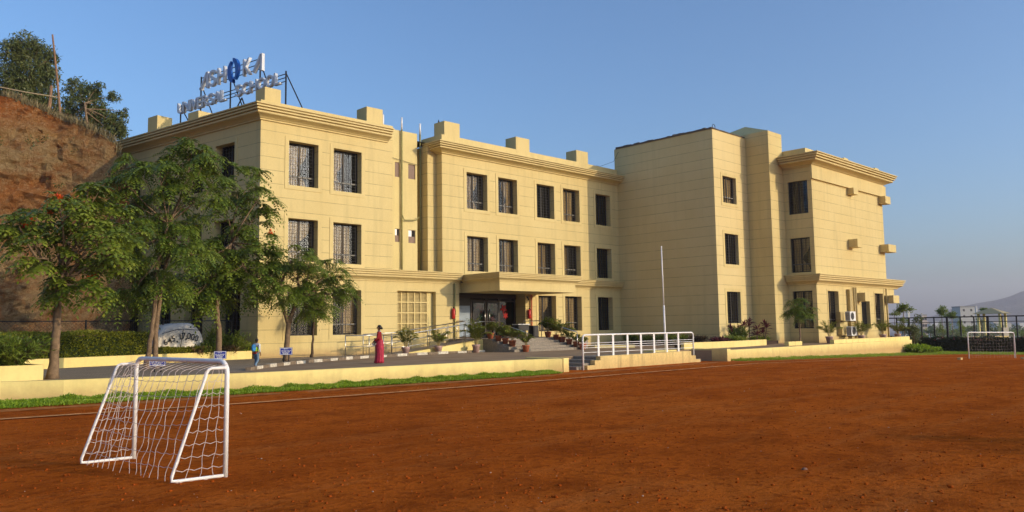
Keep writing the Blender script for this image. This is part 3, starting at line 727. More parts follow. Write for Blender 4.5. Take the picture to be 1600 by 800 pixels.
for i, a in enumerate(fl_): window(frFl, *a, (4, 4, 5)[i], depth=.2, trim=0)
for i, a in enumerate(ff): window(frF, *a, (2, 5, 4)[i], depth=.3, trim=.12)
MB().sweep([(48.2, 24.1), (48.2, 22.27), (59.6, 22.27), (59.6, 30)], cprof(11.62, 12.36, .85)).build('cornice', M['cornice'], school)
ring([(48.2, 26), (48.2, 22.27), (59.5, 22.27), (59.5, 40)], 12.36, 12.5, -.02, .2).build('parapet', M['wall_plain'], school)
MB().box(48.25, 49.5, 22.6, 24.3, 12.3, 12.86).build('roof_post', M['wall_plain'], school)
for x in (53.6, 58.9): MB().box(x, x+.7, 22.4, 23.1, 12.3, 12.95).build('roof_post', M['wall_plain'], school)
MB().sweep([(48.2, 24.1), (48.2, 22.27), (61.35, 22.27), (61.35, 27)], cprof(4.12, 4.76, .5)).build('ledge', M['cornice'], school)
MB().box(59.56, 61.34, 22.28, 27, 4.12, 4.74).build('side_canopy', M['wall_plain'], school)
MB().box(59.56, 60.9, 22.3, 22.7, 3.62, 4.11).build('beam', M['wall_plain'], school)
MB().box(48.0, 59.95, 22.12, 22.268, 10.80, 11.61).build('beam', M['wall_plain'], school)
for x0, x1, z0, z1, yo in ((53.5, 54.25, 10.35, 10.79, .45), (58.85, 59.8, 10.25, 10.79, .5), (53.25, 54.0, 6.72, 7.28, .62), (58.6, 60.0, 6.72, 7.26, .62), (53.95, 54.7, 3.12, 3.70, .65), (59.0, 60.1, 3.06, 3.61, .6)):
    MB().box(x0, x1, 22.265-yo, 22.265, z0, z1).build('beam_stub', M['wall_plain'], school, bevel=.01)
# pipes and duct on the end block
MB().box(52.55, 52.95, 22.05, 22.264, .5, 3.9).build('cable_duct', M['pvc'], school)
for x in (53.45, 53.75): MB().tube([(x, 22.15, .7), (x, 22.15, 4.05)], .075, 10).build('drain_pipe', M['pvc'], school, smooth=True)
MB().tube([(53.75, 22.1, .95), (53.4, 22.05, .62), (53.1, 22.05, .55)], .07, 10).build('drain_bend', M['pvc'], school, smooth=True)
MB().tube([(58.95, 22.12, .5), (58.95, 22.12, 4.1)], .06, 10).build('drain_pipe', M['pvc'], school, smooth=True)
# dark rooms behind the windows
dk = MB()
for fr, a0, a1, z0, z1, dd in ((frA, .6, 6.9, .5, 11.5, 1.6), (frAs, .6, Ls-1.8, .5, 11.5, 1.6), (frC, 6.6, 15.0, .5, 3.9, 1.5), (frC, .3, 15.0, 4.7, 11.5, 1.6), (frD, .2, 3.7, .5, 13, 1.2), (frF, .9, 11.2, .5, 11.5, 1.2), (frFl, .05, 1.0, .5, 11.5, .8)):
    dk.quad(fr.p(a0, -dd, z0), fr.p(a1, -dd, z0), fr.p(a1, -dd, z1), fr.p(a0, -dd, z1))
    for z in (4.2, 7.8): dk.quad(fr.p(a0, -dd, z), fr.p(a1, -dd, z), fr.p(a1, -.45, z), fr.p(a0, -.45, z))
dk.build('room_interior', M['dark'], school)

# ------------------------------------------------------------------ rooftop sign
def text_mesh(s, size, depth):
    c = bpy.data.curves.new('t', 'FONT'); c.body = s; c.size = size; c.extrude = depth/2; c.align_x = 'CENTER'; c.offset = size*.006
    o = bpy.data.objects.new('t', c); COL.objects.link(o); dg = bpy.context.evaluated_depsgraph_get(); dg.update()
    me = bpy.data.meshes.new_from_object(o.evaluated_get(dg)); bpy.data.objects.remove(o); bpy.data.curves.remove(c); me.materials.clear(); return me
sg_o = Vector((18.2, 34.2)); sg_f = Vector((18.2-.173*9.6, 34.2+.985*9.6))
frS = Frame(sg_f, sg_o); SL = frS.L      # a runs from the far end to the near end
sign = thing('rooftop_sign', (17.4, 38.9, 11.8), 'white raised letters on a black steel frame on the roof of the left block', 'sign')
def place_letter(ch, a, z, h, wd, parent=sign, mat='letter'):
    me = text_mesh(ch, 1.0, .16)
    co = np.array([v.co for v in me.vertices]); mn, mx = co.min(0), co.max(0)
    for v in me.vertices:
        x = (v.co.x-(mn[0]+mx[0])/2)/(mx[0]-mn[0])*wd; y = (v.co.y-mn[1])/(mx[1]-mn[1])*h
        q = frS.p(a+x, .10+v.co.z, z+y); v.co = Vector(q)-ORG[parent.name]
    return finish(me, 'letter', M[mat], parent)
def strokes(a, z, h, w_, segs):
    mb = MB()
    for (x0, y0), (x1, y1), t in segs:
        dx, dy = (x1-x0)*w_, (y1-y0)*h; L = math.hypot(dx, dy); nx, ny = -dy/L*t/2, dx/L*t/2
        A = (a+x0*w_, z+y0*h); B = (a+x1*w_, z+y1*h)
        P = [(A[0]+nx, A[1]+ny), (A[0]-nx, A[1]-ny), (B[0]-nx, B[1]-ny), (B[0]+nx, B[1]+ny)]
        mb.add([frS.p(x, .02, y) for x, y in P]+[frS.p(x, .18, y) for x, y in P], [(0, 1, 2, 3), (7, 6, 5, 4), (0, 4, 5, 1), (1, 5, 6, 2), (2, 6, 7, 3), (3, 7, 4, 0)])
    return mb.build('letter', M['letter'], sign)
def s_of(u, s_is=None):      # distance along the sign for a photo column
    d = at(u, 150, dep=1); d = Vector((d.x, d.y)); f = frS
    # intersect ray k*d with a + t*dir
    A = np.array([[d.x, -f.d.x], [d.y, -f.d.y]]); k, t = np.linalg.solve(A, np.array([f.a.x, f.a.y])); return t
row1 = [s_of(u) for u in (322, 334, 351)]
AH = .86; AZ = 14.42
strokes(row1[0]-.28, AZ, AH, .6, [((0, .02), (.92, .96), .15), ((1, 0), (1, 1), .16), ((-.12, .07), (.15, .07), .13)])
place_letter('S', s_of(335.5), AZ, AH, .62); place_letter('H', s_of(349), AZ, AH, .62)
place_letter('K', s_of(389), AZ, AH, .62)
strokes(s_of(399.5), AZ, AH, .62, [((0, .02), (.94, .96), .15), ((1, 0), (1, 1), .16)])
# emblem: two blue crescents chasing each other
ea = s_of(368.5); ez = 14.88
for sgn, r1 in ((1, 0), (-1, math.pi)):
    O = []; I = []
    for k in range(25):
        t = k/24; an = -1.15+t*2.75+r1; ro = .50+.07*t; ri = ro-.30*math.sin(math.pi*min(1, .06+t*.80))**.8
        O.append((ea+ro*.86*math.cos(an), ez+ro*1.12*math.sin(an))); I.append((ea+ri*.86*math.cos(an), ez+ri*1.12*math.sin(an)))
    mb = MB(); n = 25
    mb.add([frS.p(x, .22, z) for x, z in O]+[frS.p(x, .22, z) for x, z in I]+[frS.p(x, .06, z) for x, z in O]+[frS.p(x, .06, z) for x, z in I],
        [(i, i+1, n+i+1, n+i) for i in range(n-1)]+[(2*n+i+1, 2*n+i, 3*n+i, 3*n+i+1) for i in range(n-1)]+[(i+1, i, 2*n+i, 2*n+i+1) for i in range(n-1)]+[(n+i, n+i+1, 3*n+i+1, 3*n+i) for i in range(n-1)]+[(0, n, 3*n, 2*n), (n-1, 3*n-1, 4*n-1, 2*n-1)][:1])
    mb.build('emblem', M['emblem'], sign)
BZ, BH = 13.46, .60
us0, us1 = s_of(281.5), s_of(356.5); word = 'UNIVERSAL'; ws = [.6, .6, .22, .6, .5, .55, .55, .6, .5]; tot = sum(ws); gap = ((us1-us0)-tot)/8
a = us0
for ch, w_ in zip(word, ws): place_letter(ch, a+w_/2, BZ, BH, w_*.92); a += w_+gap
us0, us1 = s_of(371), s_of(441.5); word = 'SCHOOL'; ws = [.55, .6, .6, .62, .62, .48]; gap = ((us1-us0)-sum(ws))/5; a = us0
for ch, w_ in zip(word, ws): place_letter(ch, a+w_/2, BZ, BH, w_*.95); a += w_+gap
fr_ = MB()
def bar(a0, z0, a1, z1, d0=0, d1=0, r=.035): fr_.tube([frS.p(a0, d0, z0), frS.p(a1, d1, z1)], r, 6)
sA, sN = s_of(314), s_of(406)
for z in (14.60, 14.85, 15.12): bar(sA, z, sN, z, r=.022)
sB, sM = s_of(280), s_of(446.5)
for z in (13.58, 13.76, 13.94): bar(sB, z, sM, z, r=.022)
for a, zt in ((sA, 15.2), (s_of(360), 15.2), (sN, 15.35), (sM, 14.08), (s_of(283), 14.0)):
    bar(a, 11.8, a, zt, r=.04); bar(a, zt-.4 if zt > 14.5 else zt-.1, a+.1, 11.8, 0, -1.35, .03)
bar(s_of(378), 13.4, s_of(375)-.3, 12.9); bar(s_of(378), 13.4, s_of(384), 12.8)
fr_.build('support_frame', M['iron'], sign)

# ------------------------------------------------------------------ cliff
def cliff():
    base = [(-45, 33), (-22, 38.5), (-8, 41.3), (2, 42.3), (8.4, 42.2), (11.2, 41.6), (13.2, 41.2), (14.15, 41.6), (14.3, 42.5), (13.9, 45), (13.5, 49), (13, 60)]
    pts = polyline(base, .22); S = len(pts); H = 84
    tops = [(-60, 14.2), (8.2, 13.3), (9.6, 12.9), (10.6, 12.5), (11.7, 12.0), (12.6, 11.4), (13.2, 10.9), (13.7, 10.4), (14.1, 9.9), (14.4, 9.5)]
    V = []; Fc = []
    for i, p in enumerate(pts):
        d = (pts[min(i+1, S-1)]-pts[max(i-1, 0)]).normalized(); n = Vector((d.y, -d.x))
        kx = p.x if i < S*.93 else 13.6
        top = np.interp(p.x, [a for a, b in tops], [b for a, b in tops])
        fade = min(1, max(.12, (13.2-p.x)/2.5)) if p.x > 8 else 1
        for j in range(H+1):
            t = j/H; z = .3+(top-.3)*t
            q = Vector((p.x*.22, p.y*.22, z*.35))
            o = .55*noise.fractal(q, 1.0, 2.0, 4)+.45*noise.fractal(Vector((p.x*.8, p.y*.8, z*1.2)), .9, 2.1, 4)
            v_ = noise.noise(Vector((p.x*1.6, p.y*1.6, z*.25)))
            o += .34*abs(v_)*(1 if t > .72 else .45)+.34*noise.fractal(Vector((p.x*2.0, p.y*2.0, z*2.3)), .6, 2.2, 5)
            o += .06/(1+math.exp((t-.62)*30))                         # the harder layer stands out a little
            lean = -1.7*t - (.9*(t-.9)/.1 if t > .9 else 0)
            oo = (o*.75-.15)*max(.3, fade)+lean*max(.22, fade)*.9
            V.append((p.x+n.x*oo, p.y+n.y*oo, z+.10*noise.noise(Vector((p.x*2, p.y*2, z)))*(1 if 0 < j else 0)))
    K = 9
    # flat top stepping back
    m = H+1+K; V2 = []
    for i, p in enumerate(pts):
        col = V[i*(H+1):(i+1)*(H+1)]; V2 += col; l = col[-1]
        d = (pts[min(i+1, S-1)]-pts[max(i-1, 0)]).normalized(); n = Vector((d.y, -d.x))
        for k in range(1, K+1):
            b = .5*k**1.7; V2.append((l[0]-.25*b, l[1]+b, l[2]+.12*k+.25*noise.noise(Vector((l[0]*.5+k, l[1]*.5, 0)))))
    for i in range(S-1):
        for j in range(m-1): Fc.append((i*m+j, (i+1)*m+j, (i+1)*m+j+1, i*m+j+1))
    me = bpy.data.meshes.new('earth_cliff'); me.from_pydata(V2, [], Fc); me.update()
    o = finish(me, 'earth_cliff', M['cliff'], None, Vector((0, 0, 0)), False); st(o)
    return pts, V2, m, H
cp_, cV, cm, cH = cliff()
# dry grass on the brow and tufts on the face
P = []
for i in range(len(cp_)):
    if not -10 < cp_[i].x < 14: continue
    for k in range(60):
        j = cH+random.random()*4-.6; a = np.array(cV[i*cm+int(j)]); b = np.array(cV[min(i+1, len(cp_)-1)*cm+int(j)]); P.append(a+(b-a)*random.random()+rng.normal(0, .08, 3)*[1, 1, .2])
P = np.array(P); D_ = rng.normal(0, .35, (len(P), 3)); D_[:, 2] = 1
tag(leaves_obj('dry_grass', leaf_quads(P, .38, .04, D_/np.linalg.norm(D_, axis=1, keepdims=True)), M['drygrass']), 'dry grass growing along the brow of the red cliff', 'grass', kind='stuff')
P = []
for _ in range(70):
    i = random.randrange(len(cp_)); 
    if not 2 < cp_[i].x < 13: continue
    j = random.randrange(30, cH); c = np.array(cV[i*cm+j]); n_ = random.randrange(14, 70); P.append(c+rng.normal(0, .16, (n_, 3)))
P = np.concatenate(P)
tag(leaves_obj('cliff_weeds', leaf_quads(P, .16, .05, droop=-.3), M['leaf_bg']), 'small weeds clinging to the face of the red cliff', 'weeds', kind='stuff')

# ------------------------------------------------------------------ trees
def frond_cloud(P, out, nf, L, pairs, lw, droop=.9, lift=.45, cup=.25):
    """rosettes of pinnate leaves at P; out = lean of each rosette. returns leaf quads"""
    Q = []
    N = len(P)
    for f in range(nf):
        an = rng.random(N)*2*np.pi if f == 0 else an+2*np.pi/nf+rng.normal(0, .25, N)
        h = np.stack([np.cos(an), np.sin(an), np.zeros(N)], 1)*.85+out*.7
        h[:, 2] = lift+rng.normal(0, .22, N)+out[:, 2]*.3; h /= np.linalg.norm(h, axis=1, keepdims=True)
        Lf = L*(.65+.6*rng.random(N)); dr = droop*(.6+.8*rng.random(N))
        side = np.cross(h, [0, 0, 1.0]); side /= np.maximum(np.linalg.norm(side, axis=1, keepdims=True), 1e-6)
        for k in range(pairs+1):
            t = .18+.82*k/pairs
            pos = P+h*(Lf*t)[:, None]; pos[:, 2] -= dr*Lf*t**2
            tan = h.copy(); tan[:, 2] -= 2*dr*t; tan /= np.linalg.norm(tan, axis=1, keepdims=True)
            ll = lw[0]*(1-.45*abs(t-.5))*(.8+.4*rng.random(N)); w_ = lw[1]
            for s_ in ((1, -1) if k < pairs else (0,)):
                d = side*s_*1.0+tan*(.55 if s_ else 1.0); d[:, 2] -= cup; d /= np.linalg.norm(d, axis=1, keepdims=True)
                nrm = np.cross(d, tan) if s_ else np.cross(d, side); wd = np.cross(d, nrm); wd /= np.maximum(np.linalg.norm(wd, axis=1, keepdims=True), 1e-6)
                Q.append(np.stack([pos, pos+d*(ll*.5)[:, None]+wd*w_/2, pos+d*ll[:, None], pos+d*(ll*.5)[:, None]-wd*w_/2], 1))
    return np.concatenate(Q)
def curve_pts(a, b, bend=.15, n=6):
    a, b = Vector(a), Vector(b); L = (b-a).length; off = Vector((random.uniform(-1, 1), random.uniform(-1, 1), random.uniform(-.2, .5)))*L*bend
    return [a+(b-a)*t+off*math.sin(math.pi*t) for t in [i/(n-1) for i in range(n)]]
def tree(label, trunks, blobs, dens, frond, leafmat, barkmat, bloom=0, group=None, cat='tree', name='flowering_tree'):
    """trunks: list of (polyline, r0, r1); blobs: list of (centre, radius)"""
    base = trunks[0][0][0]; t = thing(name, tuple(base), label, cat, group)
    for pl_, r0, r1 in trunks:
        n = len(pl_); pp = []
        for i in range(n-1):
            for k in range(4): pp.append(Vector(pl_[i]).lerp(Vector(pl_[i+1]), k/4)+Vector((random.uniform(-1, 1), random.uniform(-1, 1), 0))*.018)
        pp.append(Vector(pl_[-1])); m_ = len(pp)
        rs_ = [r0+(r1-r0)*(i/(m_-1)) for i in range(m_)]; rs_[0] *= 1.35; rs_[1] *= 1.12
        MB().tube(pp, rs_, 10).build('trunk', barkmat, t, smooth=True)
    tips = [Vector(tr[0][-1]) for tr in trunks]; rtip = trunks[0][2]
    br = MB(); P = []; O = []; BC = []
    for c, r in blobs:
        c = Vector(c); s0 = min(tips, key=lambda q: (q-c).length)
        pts = curve_pts(s0, c, .10); br.tube(pts, [rtip*.75*(1-.75*i/5) for i in range(6)], 6)
        n = max(6, int(dens*.92*r*r))
        for k in range(n):
            d = Vector(rand_dirs(1)[0]); d.z = d.z*.75+.18; q = c+d*r*random.uniform(.5, 1.12)
            P.append(q); o_ = d.normalized(); O.append(o_)
            if k % 2 == 0:
                br.tube(curve_pts(c+(s0-c)*random.uniform(0, .3), q, .08, 4), [rtip*.22, rtip*.17, rtip*.12, rtip*.08], 4, cap=False)
            if bloom and random.random() < bloom and d.z > .2: BC.append(q+Vector((0, 0, .08)))
    br.build('branches', barkmat, t, smooth=True)
    nf, L, pairs, lw, droop, lift = frond
    V = frond_cloud(np.array(P), np.array(O), nf, L, pairs, lw, droop, lift)
    leaves_obj('crown', V, leafmat, t)
    if BC:
        PP = np.concatenate([np.array(b)+rng.normal(0, .05, (34, 3)) for b in BC]); leaves_obj('blossom', leaf_quads(PP, .10, .07, droop=-.5), M['bloom'], t)
    return t
def B(u, v, r, D, j=.0, dd=0):
    c = at(u, v, D=D+dd); return (c, r*math.hypot(c.x, c.y)*.985/1241)
G1 = 'trees in the paved strip along the school drive'
# 1: left tree
D = 24.43; b0 = at(83, 592, Z=PZ); b0.z = PZ
bl = [B(50, 375, 34, D, 0, .5), B(95, 335, 40, D, 0, -.4), B(75, 405, 38, D, 0, -.6), B(125, 385, 48, D), B(165, 340, 36, D, 0, .6), B(175, 395, 45, D, 0, -.5), B(115, 440, 36, D, 0, .3), B(160, 450, 36, D, 0, -.8), B(30, 345+12, 20, D), B(205, 360, 26, D, 0, .9), B(60, 345, 26, D, 0, 1.0), B(95, 460, 20, D), B(140, 310, 22, D)]
tree('leftmost tree with orange red flowers and one slim pale trunk beside the planter', [([b0, at(86, 540, D=D), at(90, 490, D=D), at(93, 445, D=D)], .125, .08)], bl, 22, (8, .46, 5, (.16, .078), .75, .35), M['leaf'], M['bark'], .06, G1)
# 2: twin trunk tall tree
D = 28.6; b0 = at(228, 577, Z=PZ); b0.z = PZ; b1 = b0+Vector((.26, -.12, 0))
bl = [B(300, 238, 24, D, 0, .3), B(285, 255, 26, D), B(315, 262, 26, D, 0, -.5), B(222, 262, 30, D, 0, .5), B(250, 278, 32, D, 0, -.6), B(195, 282, 20, D), B(345, 268, 26, D, 0, .6), B(332, 300, 30, D, 0, -.4), B(205, 315, 22, D, 0, .6), B(240, 330, 28, D, 0, .8),
      B(270, 300, 22, D), B(230, 380, 36, D, 0, -.6), B(275, 370, 38, D, 0, .4), B(200, 400, 28, D, 0, .9), B(255, 425, 38, D), B(215, 445, 30, D, 0, -.4), B(300, 400, 36, D, 0, -.9), B(235, 470, 24, D, 0, .6), B(290, 350, 26, D, 0, .8), B(195, 470, 20, D, 0, 1)]
tree('tallest tree with twin trunks rising in front of the tarpaulin covered heap', [([b0, at(237, 520, D=D), at(243, 470, D=D), at(245, 420, D=D), at(262, 350, D=D)], .085, .045), ([b1, at(243, 520, D=D+.1), at(249, 470, D=D+.1), at(258, 420, D=D+.1), at(268, 370, D=D)], .085, .045)], bl, 20, (8, .60, 8, (.17, .055), .95, .5), M['leaf_fern'], M['bark'], 0, G1)
# 3
D = 32.5; b0 = at(341, 566, D=D); b0.z = PZ
bl = [B(392, 285, 22, D), B(372, 300, 24, D, 0, .5), B(405, 310, 20, D, 0, -.4), B(350, 325, 22, D, 0, .5), B(395, 345, 28, D), B(405, 385, 28, D, 0, -.6), B(365, 385, 32, D, 0, .6), B(330, 400, 30, D, 0, -.5), B(350, 430, 38, D), B(310, 440, 32, D, 0, .5), B(385, 425, 32, D, 0, -.8), B(335, 468, 30, D), B(375, 462, 28, D, 0, .6), B(300, 470, 24, D, 0, -.6), B(415, 410, 18, D), B(268, 452, 24, D, 0, 1)]
tree('dark leafy tree with a few red flowers just left of the corner of the building', [([b0, at(342, 520, D=D), at(339, 480, D=D), at(345, 430, D=D), at(362, 380, D=D)], .115, .06)], bl, 22, (8, .58, 6, (.18, .075), .85, .45), M['leaf_fern'], M['bark'], .03, G1)
# 4: umbrella shaped
D = 33.06; b0 = at(447, 563, D=D); b0.z = PZ
bl = [B(455, 405, 22, D), B(430, 420, 26, D, 0, .8), B(485, 408, 24, D, 0, -.8), B(515, 425, 22, D), B(465, 435, 30, D), B(500, 448, 26, D, 0, .7), B(530, 448, 18, D), B(440, 455, 26, D, 0, -.7), B(475, 468, 24, D), B(515, 470, 20, D, 0, -.6), B(420, 447, 20, D), B(405, 425, 18, D), B(488, 490, 16, D), B(545, 460, 10, D)]
tree('small umbrella shaped tree with a forked brown trunk before the left block', [([b0, at(449, 530, D=D), at(451, 502, D=D)], .12, .09), ([at(451, 504, D=D), at(458, 485, D=D), at(468, 462, D=D)], .09, .05), ([at(451, 504, D=D), at(441, 480, D=D), at(432, 455, D=D)], .08, .045)], bl, 30, (8, .52, 8, (.15, .048), .8, .3), M['leaf_fern'], M['bark'], 0, G1)
D = 36.6; b0 = at(487, 560, D=D); b0.z = PZ
tree('thin sapling with a slender trunk beside the umbrella shaped tree', [([b0, at(489, 530, D=D), at(491, 500, D=D)], .06, .04)], [B(491, 485, 15, D), B(485, 500, 11, D), B(500, 494, 12, D), B(492, 468, 12, D)], 40, (6, .45, 8, (.10, .03), .9, .3), M['leaf_fern'], M['bark_dark'], 0, None, name='sapling')
# young tree on the terrace
D = 47.6; b0 = at(1250, 532, D=D); b0.z = .47
tree('young tree with a thin pole trunk on the terrace in front of a tall window', [([b0, at(1250, 510, D=D), at(1248, 492, D=D)], .045, .03)], [B(1240, 478, 12, D), B(1258, 484, 11, D), B(1245, 490, 9, D), B(1262, 492, 8, D), B(1236, 490, 7, D), B(1252, 473, 8, D)], 34, (7, .42, 7, (.12, .05), .8, .3), M['leaf_fern'], M['bark'], 0, None, name='sapling')

def leafy_tree(name, label, base, trunkpts, blobs, per, L, W, mat, bark, r0=.12, droop=.3, group=None, cat='tree', r1=None):
    t = thing(name, tuple(base), label, cat, group)
    MB().tube([base]+trunkpts, [r0*(1-.6*i/len(trunkpts)) for i in range(len(trunkpts)+1)], 8).build('trunk', bark, t, smooth=True)
    br = MB(); tip = Vector(trunkpts[-1]); P = []
    for c, r in blobs:
        c = Vector(c); a = Vector(trunkpts[-1]).lerp(Vector(trunkpts[0]), random.random()*.6)
        br.tube(curve_pts(a, c, .12), [r0*.35*(1-.8*i/5) for i in range(6)], 5)
        # sprays: leaves clumped along twigs
        nt_ = max(3, int(per*r*r))
        for _ in range(nt_):
            d = rand_dirs(1)[0]; q0 = np.array(c)+d*r*.2; q1 = np.array(c)+d*r*(.75+.35*random.random()); q1[2] -= .15*r*random.random()
            tt = rng.random(14)[:, None]; P.append(q0+(q1-q0)*(.35+.65*tt)+rng.normal(0, .07*r+.03, (14, 3)))
            if random.random() < .3: br.tube([tuple(c), tuple(q1)], [r0*.07, r0*.03], 4, cap=False)
    br.build('branches', bark, t)
    P = np.concatenate(P); leaves_obj('crown', leaf_quads(P, L, W, droop=droop), mat, t); return t
# trees standing on top of the cliff
GT = 'trees on top of the red cliff'
D = 55
def Bc(u, v, r, dd=0, D=55): c = at(u, v, D=D+dd); return (c, r*D/1241)
leafy_tree('eucalyptus_tree', 'tall wispy tree on the cliff top behind the bare wooden pole', at(50, 190, D=55), [at(47, 150, D=55), at(50, 110, D=55)],
    [Bc(42, 72, 22), Bc(65, 85, 20, .6), Bc(18, 80, 20), Bc(48, 110, 28), Bc(12, 115, 24), Bc(75, 115, 18), Bc(30, 140, 26), Bc(65, 145, 22), Bc(5, 150, 20, .8), Bc(48, 170, 26), Bc(82, 90, 10), Bc(15, 170, 22), Bc(80, 165, 16)], 120, .22, .065, M['leaf_bg'], M['bark'], .14, .8, GT)
leafy_tree('eucalyptus_tree', 'lower spreading tree on the cliff top nearest to the school roof', at(140, 215, D=54), [at(135, 185, D=54), at(132, 160, D=54)],
    [Bc(118, 135, 15), Bc(140, 145, 17, .5), Bc(118, 165, 20), Bc(150, 165, 18), Bc(178, 150, 10), Bc(165, 185, 20), Bc(185, 195, 14), Bc(140, 190, 20), Bc(105, 185, 18), Bc(188, 205, 12), Bc(172, 210, 12), Bc(155, 135, 8), Bc(193, 175, 8)], 130, .21, .065, M['leaf_bg'], M['bark'], .11, .7, GT)
P = np.concatenate([np.array(at(u, v, D=50))+rng.normal(0, [.5, .5, .22], (420, 3)) for u, v in ((105, 200), (130, 205), (150, 215), (90, 185), (60, 178), (35, 168))])
tag(leaves_obj('dry_bush', leaf_quads(P, .2, .04, droop=-.4), M['leaf_dry']), 'brown dry bushes below the trees on the cliff brow', 'bush')
# poles and fence on the cliff top
wood = plain('weathered_wood_pole', (.24, .14, .08), .9, var=.3)
tag(MB().tube([at(95, 190, D=49), at(90, 130, D=49), at(82, 54, D=49)], [.07, .06, .045], 8).build('wooden_pole', wood), 'tall bare leaning wooden pole on the cliff top', 'pole')
f = thing('pole_fence', tuple(at(76, 190, D=47)), 'rough fence of wooden posts with one sloping rail on the cliff top', 'fence')
MB().tube([at(76, 192, D=47), at(80, 134, D=47)], .075, 8).build('post', wood, f); MB().tube([at(32, 178, D=47.5), at(33, 146, D=47.5)], .035, 8).build('post', wood, f)
MB().tube([at(72, 190, D=47), at(78, 150, D=46.8)], .03, 8).build('brace', wood, f)
MB().tube([at(-40, 125, D=47.5), at(0, 136, D=47.3), at(40, 144, D=47), at(90, 152, D=46.8)], .03, 6).build('rail', plain('pale_bamboo_rail', (.42, .33, .2), .8), f)

# ------------------------------------------------------------------ hedges, shrubs, grass
def hedge(name, label, path, w_, z0, z1, n, L, W, mat, cat='hedge', bumpy=.05, pink=0):
    t = thing(name, (path[0][0], path[0][1], z0), label, cat)
    pts = polyline(path, .5); A = []; Bp = []
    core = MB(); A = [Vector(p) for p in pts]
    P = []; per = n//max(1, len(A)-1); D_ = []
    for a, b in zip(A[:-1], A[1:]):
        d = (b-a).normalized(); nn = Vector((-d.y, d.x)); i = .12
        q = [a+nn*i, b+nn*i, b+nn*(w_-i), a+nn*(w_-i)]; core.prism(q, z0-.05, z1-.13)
        for k in range(per):
            s = random.random(); c = a+(b-a)*s; r_ = random.random()
            lump = bumpy*noise.noise(Vector((c.x*1.3, c.y*1.3, 0)))*2
            if r_ < .55: p = (c.x-nn.x*(-.02+random.random()*-.10+lump*.4), c.y-nn.y*(-.02+random.random()*-.10+lump*.4), random.uniform(z0, z1)); o = (-nn.x, -nn.y, .3)
            elif r_ < .88: w__ = random.random()*w_; p = (c.x+nn.x*w__, c.y+nn.y*w__, z1-.05+lump+random.uniform(-.08, .04)); o = (0, 0, 1)
            else: p = (c.x+nn.x*w_, c.y+nn.y*w_, random.uniform(z0, z1)); o = (nn.x, nn.y, .3)
            P.append(p); D_.append(o)
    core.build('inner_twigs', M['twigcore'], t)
    P = np.array(P); D_ = np.array(D_)+rng.normal(0, .7, (len(P), 3)); D_ /= np.linalg.norm(D_, axis=1, keepdims=True)
    leaves_obj('foliage', leaf_quads(P, L, W, D_), mat, t)
    if pink:
        m_ = P[(P[:, 2] > z1-.2)]; m_ = m_[rng.choice(len(m_), min(pink, len(m_)), False)]
        leaves_obj('blossom', leaf_quads(np.repeat(m_, 3, 0)+rng.normal(0, .03, (len(m_)*3, 3)), .10, .07, droop=-.6), M['bloom_pink'], t)
    return t
hedge('clipped_hedge', 'long clipped green hedge behind the low garden wall at left', [(-9.5, 26.75), (7.3, 31.0), (10.7, 32.3), (11.75, 32.6)], 1.3, .66, 1.70, 34000, .085, .05, M['leaf_hedge'])
hedge('clipped_hedge', 'short low bright hedge in front of the tarpaulin covered heap', [(11.9, 32.35), (14.35, 32.85)], .35, .66, 1.06, 3600, .075, .045, M['leaf_hedge'], bumpy=.04)
hedge('flowering_hedge', 'dark hedge with small pink flowers in front of the black fence at right', [(66.2, 26.5), (68.0, 18), (69, 10)], 1.3, -.8, .42, 20000, .14, .08, m_leaf('dark_hedge_leaf', (.02, .04, .008), (.035, .055, .012), (.06, .08, .02)), bumpy=.12, pink=500)
def spray(name, label, c, n, L, W, spread, mat, cat='plant', group=None, up=.8, sub=7):
    """clump of upright arching stems with leaves"""
    c = np.array(c, float); t = thing(name, tuple(c), label, cat, group); P = []; D_ = []; stm = MB()
    for _ in range(n):
        az = random.random()*2*math.pi; r = random.random()**.6
        d = np.array([math.cos(az)*r*spread[0], math.sin(az)*r*spread[0], spread[1]*(.55+.5*random.random())*(1-.35*r*up)])
        b = c+np.array([math.cos(az), math.sin(az), 0])*r*spread[0]*.25
        pts = [b+d*np.array([k**1.3, k**1.3, k*(1-.18*k)]) for k in (0, .33, .66, 1)]
        stm.tube([tuple(p) for p in pts], .006, 3, cap=False)
        for k in range(sub):
            s = .25+.75*k/(sub-1); q = b+d*np.array([s**1.3, s**1.3, s*(1-.18*s)])
            for _2 in range(3): P.append(q+rng.normal(0, .02, 3)); dd = rng.normal(0, .6, 3)+d/np.linalg.norm(d)*.7; D_.append(dd/np.linalg.norm(dd))
    stm.build('stems', M['bark_dark'], t); leaves_obj('foliage', leaf_quads(np.array(P), L, W, np.array(D_)), mat, t); return t
spray('feathery_bush', 'large feathery green bush spilling over the planter at the left edge', (5.0, 24.05, .76), 300, .16, .03, (.95, 1.15), M['leaf_fern'], 'bush', sub=9)
spray('feathery_bush', 'feathery green bush cut by the left edge of the picture', (3.9, 24.3, .76), 240, .16, .03, (.9, 1.35), M['leaf_fern'], 'bush', sub=9)
spray('feathery_bush', 'feathery green bush out at the far left of the planter', (2.6, 24.5, .76), 160, .16, .03, (.9, 1.2), M['leaf_fern'], 'bush', sub=9)
